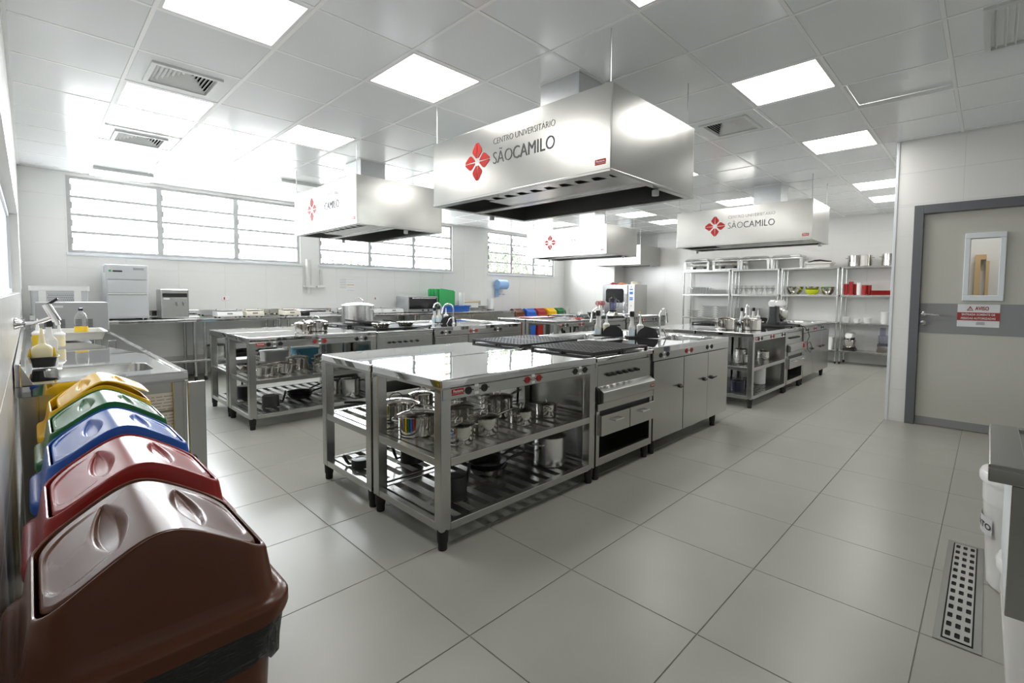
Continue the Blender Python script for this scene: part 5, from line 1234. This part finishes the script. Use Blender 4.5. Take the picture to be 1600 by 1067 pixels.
# glasses (first bay)
gp = MB().lathe([(.027, 0), (.029, .004), (.035, .12), (.036, .121), (.033, .12), (.025, .01), (.001, .01)], 14, cap1=False).mesh('drinking_glass', M['glassware'])
rnd = random.Random(8)
for i in range(14):
    for j in range(3):
        o = link('drinking_glass', gp, None, (SX+.07+.1*j, 5.06-.066*i, LV[2])); o.scale = (1, 1, 1.35 if i < 8 else .8+.1*rnd.random()); o['group'] = 'drinking glasses on the first shelf unit'; o['category'] = 'glass'
        o['label'] = '%s clear drinking glass, %s from the end post, %s row from the front' % ('tall' if i < 8 else 'short', NTH[i], NTH[j])
gb = MB().lathe([(.05, 0), (.06, .004), (.1, .06), (.102, .062), (.097, .06), (.055, .008), (.001, .008)], 18, cap1=False).mesh('glass_bowl', M['glassware'])
for k in range(4):
    o = link('glass_bowl', gb, None, (SX+.18, 3.97-.215*k, LV[2])); o.scale = (1.02, 1.02, 2.2); tag(o, 'clear glass bowl, %s in the row on the second shelf unit' % ('first from the glasses', 'second from the glasses', 'third from the glasses', 'last before the steel bowls')[k], 'bowl', 'glass bowls on the second shelf unit')
    for q in range(2): o2 = link('glass_bowl', gb, None, (SX+.18, 3.97-.215*k, LV[2]+.06+.05*q)); o2.scale = (.98, .98, 1.3); tag(o2, '%s nested glass bowl in the %s bowl stack of the second shelf unit' % (('lower', 'upper')[q], NTH[k]), 'bowl', 'nested glass bowls on the second shelf unit')
for k, y in enumerate((4.97, 4.62, 4.3)):
    for q in range(5 if k else 3):
        o = link('glass_bowl', gb, None, (SX+.16, y, LV[1]+.05*q)); o.scale = (1.5, 1.5, .9); tag(o, 'clear glass bowl, %s from the bottom of the %s lower stack, first shelf unit' % (NTH[q], ('first', 'second', 'third')[k]), 'bowl', 'stacked glass bowls on the first shelf unit')
pl = MB().lathe([(.08, 0), (.085, .003), (.135, .016), (.137, .018), (.13, .017), (.08, .006), (.001, .006)], 20, cap1=False).mesh('plate', M['porcelain'])
for k, y in enumerate((3.9, 3.6)):
    for q in range(14): tag(link('plate', pl, None, (SX+.18, y, LV[1]+.0165*q)), 'white dinner plate, %s from the bottom of the %s stack, second shelf unit' % (NTH[q], ('first', 'second')[k]), 'plate', 'stacked dinner plates')
# steel and coloured bowls (third bay)
gB = 'mixing bowls on the third shelf unit'
bowl('large steel mixing bowl with yellow stripe on the third shelf unit', SX+.18, 2.86, LV[2], .165, .16, 'pot', group=gB)
bowl('yellow-green mixing bowl under steel ones on the third shelf unit', SX+.16, 2.54, LV[2], .13, .1, 'lime', group=gB); bowl('steel bowl nested in the yellow-green bowl on the third shelf unit', SX+.16, 2.54, LV[2]+.068, .122, .09, 'pot', 'lime', group=gB)
bowl('steel mixing bowl below the green rimmed one on the third shelf unit', SX+.16, 2.27, LV[2], .115, .13, 'pot', group=gB); bowl('green rimmed bowl nested on top on the third shelf unit', SX+.16, 2.27, LV[2]+.075, .117, .075, 'pot', 'green', group=gB)
MB().lathe([(.1165, .07), (.12, .075), (.117, .08)], 20, (0, 0, 0), False, False).obj('bowl_rim', 'green', [o for o in S.objects if o.get('label', '').startswith('green rimmed')][0])
# red cups, trays (fourth bay)
cup = MB().lathe([(.042, 0), (.05, .05), (.051, .051), (.046, .05), (.04, .005), (.001, .005)], 16, cap1=False).mesh('cup', M['red']); cupw = MB().lathe([(.036, 0), (.04, .05), (.041, .051), (.037, .05), (.032, .005), (.001, .005)], 16, cap1=False).mesh('cup', M['white'])
for (y, x, n, me_, nm) in ((1.965, .1, 8, cup, 'red plastic cup in the stack nearest the post'), (1.885, .1, 10, cup, 'red plastic cup in the tallest stack'), (1.825, .17, 8, cup, 'red plastic cup in the third stack'), (1.765, .1, 9, cupw, 'white plastic cup in the only white stack'), (1.68, .1, 7, cup, 'red plastic cup in the stack beside the red trays'), (1.615, .17, 7, cup, 'red plastic cup in the last stack beside the red trays')):
    for q in range(n): co = link('cup', me_, None, (SX+x, y, LV[2]+.022*q)); co.scale = (.8, .8, 1); tag(co, nm+', %s from the bottom' % NTH[q], 'cup', 'stacked plastic cups')
tr = MB().loft([rrect(.15, .2, .03, 0), rrect(.16, .21, .03, .012), rrect(.155, .205, .03, .013), rrect(.145, .195, .03, .004)]).mesh('tray', M['red'])
for q in range(6): tag(link('tray', tr, None, (SX+.2, 1.36, LV[2]+.0142*q)), 'red tray, %s from the bottom of the flat stack beside the red cups' % NTH[q], 'tray', 'stacked red trays')
wb_ = MB().lathe([(.04, 0), (.045, .003), (.07, .05), (.072, .051), (.066, .05), (.04, .006), (.001, .006)], 18, cap1=False).mesh('bowl', M['porcelain'])
for (y, n, sc, nm) in ((1.95, 3, 1.0, 'first low stack'), (1.78, 2, .8, 'second low stack'), (1.62, 3, 1.1, 'third low stack'), (1.36, 7, 1.0, 'tall stack'), (1.12, 6, 1.3, 'wide stack beside the door wall')):
    for q in range(n):
        o = link('bowl', wb_, None, (SX+.16, y, LV[1]+.028*q)); o.scale = (sc, sc, 1); tag(o, 'white porcelain bowl, %s from the bottom of the %s' % (NTH[q], nm), 'bowl', 'stacked white bowls')
mixer('white and black stand mixer on the bottom shelf beside the door wall', SX+.2, 1.88, LV[0], pi, .95, 'black', 'white')
t = thing('food_processor', 'food processor with tall smoky feed tube on the bottom shelf', 'food processor', (SX+.2, 1.35, LV[0]))
MB().loft([rrect(.11, .11, .02, 0), rrect(.1, .1, .02, .12)]).obj('motor_base', 'pot', t); MB().loft([rrect(.105, .105, .03, .12), rrect(.095, .095, .03, .16)]).obj('deck', 'black', t)
MB().lathe([(.09, .16), (.1, .3), (.1, .31)], 20).obj('bowl', 'jug', t); MB().loft([rrect(.035, .045, .015, .31, c=(0, .03)), rrect(.035, .045, .015, .45, c=(0, .03))]).obj('feed_tube', 'jug', t)
t = thing('slow_cooker', 'white plastic tub on the bottom shelf between the shelf posts', 'tub', (SX+.22, 2.25, LV[0])); MB().loft([rrect(.12, .1, .03, 0), rrect(.14, .12, .03, .22)]).obj('tub_body', 'white', t); MB().loft([rrect(.145, .125, .03, .22), rrect(.145, .125, .03, .24)]).obj('tub_lid', 'cloudy', t)
t = thing('sandwich_press', 'black flat grill on the lower shelf of the first unit', 'grill', (SX-.02+.22, 4.72, LV[1]-.25)) if False else None
t = thing('wall_camera', 'tiny camera bracket on the back wall above the shelving near the door wall', 'camera', (XB-TH, 1.27, 2.36)); MB().box(-.06, 0, -.03, .03, -.03, .03).obj('housing', 'black', t, smooth=0, bev=.005); MB().box(-.09, -.06, -.02, .02, -.02, .02).obj('lens_hood', 'chrome', t, smooth=0)
# ------------------------------------------------------------------ floor drain, corner sink table, white containers
t = thing('floor_drain', 'long perforated steel drain grate set in the floor by the corner sink', 'drain', (0, 0, .0)); x0, x1, y0, y1 = 2.285, 3.28, -.032, .102
f = MB(); 
for q in ((x0, x1, y0, y0+.022), (x0, x1, y1-.022, y1), (x0, x0+.02, y0+.022, y1-.022), (x1-.02, x1, y0+.022, y1-.022)): f.box(*q, .0005, .004)
f.obj('drain_frame', 'steel', t, smooth=0)
MB().box(x0+.02, x1-.02, y0+.022, y1-.022, .0003, .0008).obj('pit_shade', 'dark', t, smooth=0)  # flat black sheet paints the shade below the grate
g = MB(); nx, ny = 13, 3; ax, bx_, ay, by_ = x0+.028, x1-.028, y0+.027, y1-.027; px, py = (bx_-ax)/nx, (by_-ay)/ny
for i in range(nx):
    for j in range(ny):
        cx, cy = ax+px*(i+.5), ay+py*(j+.5); ring = rrect(.0185, .0078, .004, .006, 2, (cx, cy)); outer = []
        for (x, y, z) in ring:
            dx, dy = x-cx, y-cy; s_ = min(px/2/abs(dx) if abs(dx) > 1e-6 else 1e9, py/2/abs(dy) if abs(dy) > 1e-6 else 1e9); outer.append([cx+dx*s_, cy+dy*s_, z])
        for c in ((1, 1), (-1, 1), (-1, -1), (1, -1)):
            P_ = (cx+c[0]*px/2, cy+c[1]*py/2); q = min(range(len(outer)), key=lambda w: hypot(outer[w][0]-P_[0], outer[w][1]-P_[1])); outer[q] = [*P_, .006]
        g.loft([outer, ring, [(x, y, .001) for x, y, z in ring]], False, False)
g.obj('grate', 'alu', t, smooth=0)
t = thing('sink_table', 'corner of a steel sink table at the right edge of the photo', 'sink table', (1.684, -.016, 0)); L, D = .545, 1.2
tb = MB(); tb.box(.0, L, -D, 0, .795, .832); tb.obj('table_top', 'steel', t, bev=.004)
for q in ((0, L, -.07, 0), (L-.03, L, -D, -.07), (0, .03, -D, -.07)): MB().box(*q, .83, .842).obj('raised_edge', 'steel', t, smooth=0, bev=.003)
MB().box(.02, .035, -D+.05, -.045, .45, .79).obj('side_panel', 'steel', t, smooth=0, bev=.002); MB().box(.035, L-.03, -.06, -.045, .46, .79).obj('front_panel', 'appl_light', t, smooth=0)
for x in (.06, L-.05): MB().rod((x, -D+.05, 0), (x, -D+.05, .79), .02).obj('leg', 'steel', t)
MB().rod((L-.05, -.3, 0), (L-.05, -.3, .79), .02).obj('leg', 'steel', t)
def bucket(label, x, y, r, h, name):
    t = thing(name, label, 'container', (x, y, 0)); MB().lathe([(r*.78, 0), (r*.82, .01), (r*.97, h*.72), (r*.97, h*.74), (r*.99, h*.76), (r*.99, h*.9), (r*1.0, h*.92), (r*1.0, h)], 32).obj('tub_body', 'porcelain', t)
    MB().lathe([(r*1.06, h*.93), (r*1.07, h*.95), (r*1.07, h*.99), (r*1.03, h+.008), (r*.9, h+.012), (.001, h+.014)], 32, cap1=False).obj('tub_lid', 'porcelain', t); return t
B1 = bucket('white lidded tub with PRATO label behind the corner sink table', 2.93, -.175, .165, .5, 'storage_tub')
a0 = 2.05
b = MB(); n = 8; vs = []
for k in range(n+1):
    a = 1.2+1.05*(k/n); r = .163
    for z in (.235, .31): vs.append((r*cos(a), r*sin(a), z))
b.add(vs, [(2*k, 2*k+2, 2*k+3, 2*k+1) for k in range(n)]); b.obj('tub_label', 'label', B1)
me = text_mesh('PRATO', .036, .8, .0, bold=.0008); w_ = max(v.co.x for v in me.vertices)
for v in me.vertices: a = 1.26+.97*(v.co.x/w_); r = .1645; v.co = Vector((r*cos(a), r*sin(a), .26+v.co.y))
me.materials.clear(); me.materials.append(M['ink']); link('lettering', me, B1)
bucket('white tub on the floor beneath the corner sink table panel', 2.17, -.22, .16, .42, 'storage_tub')
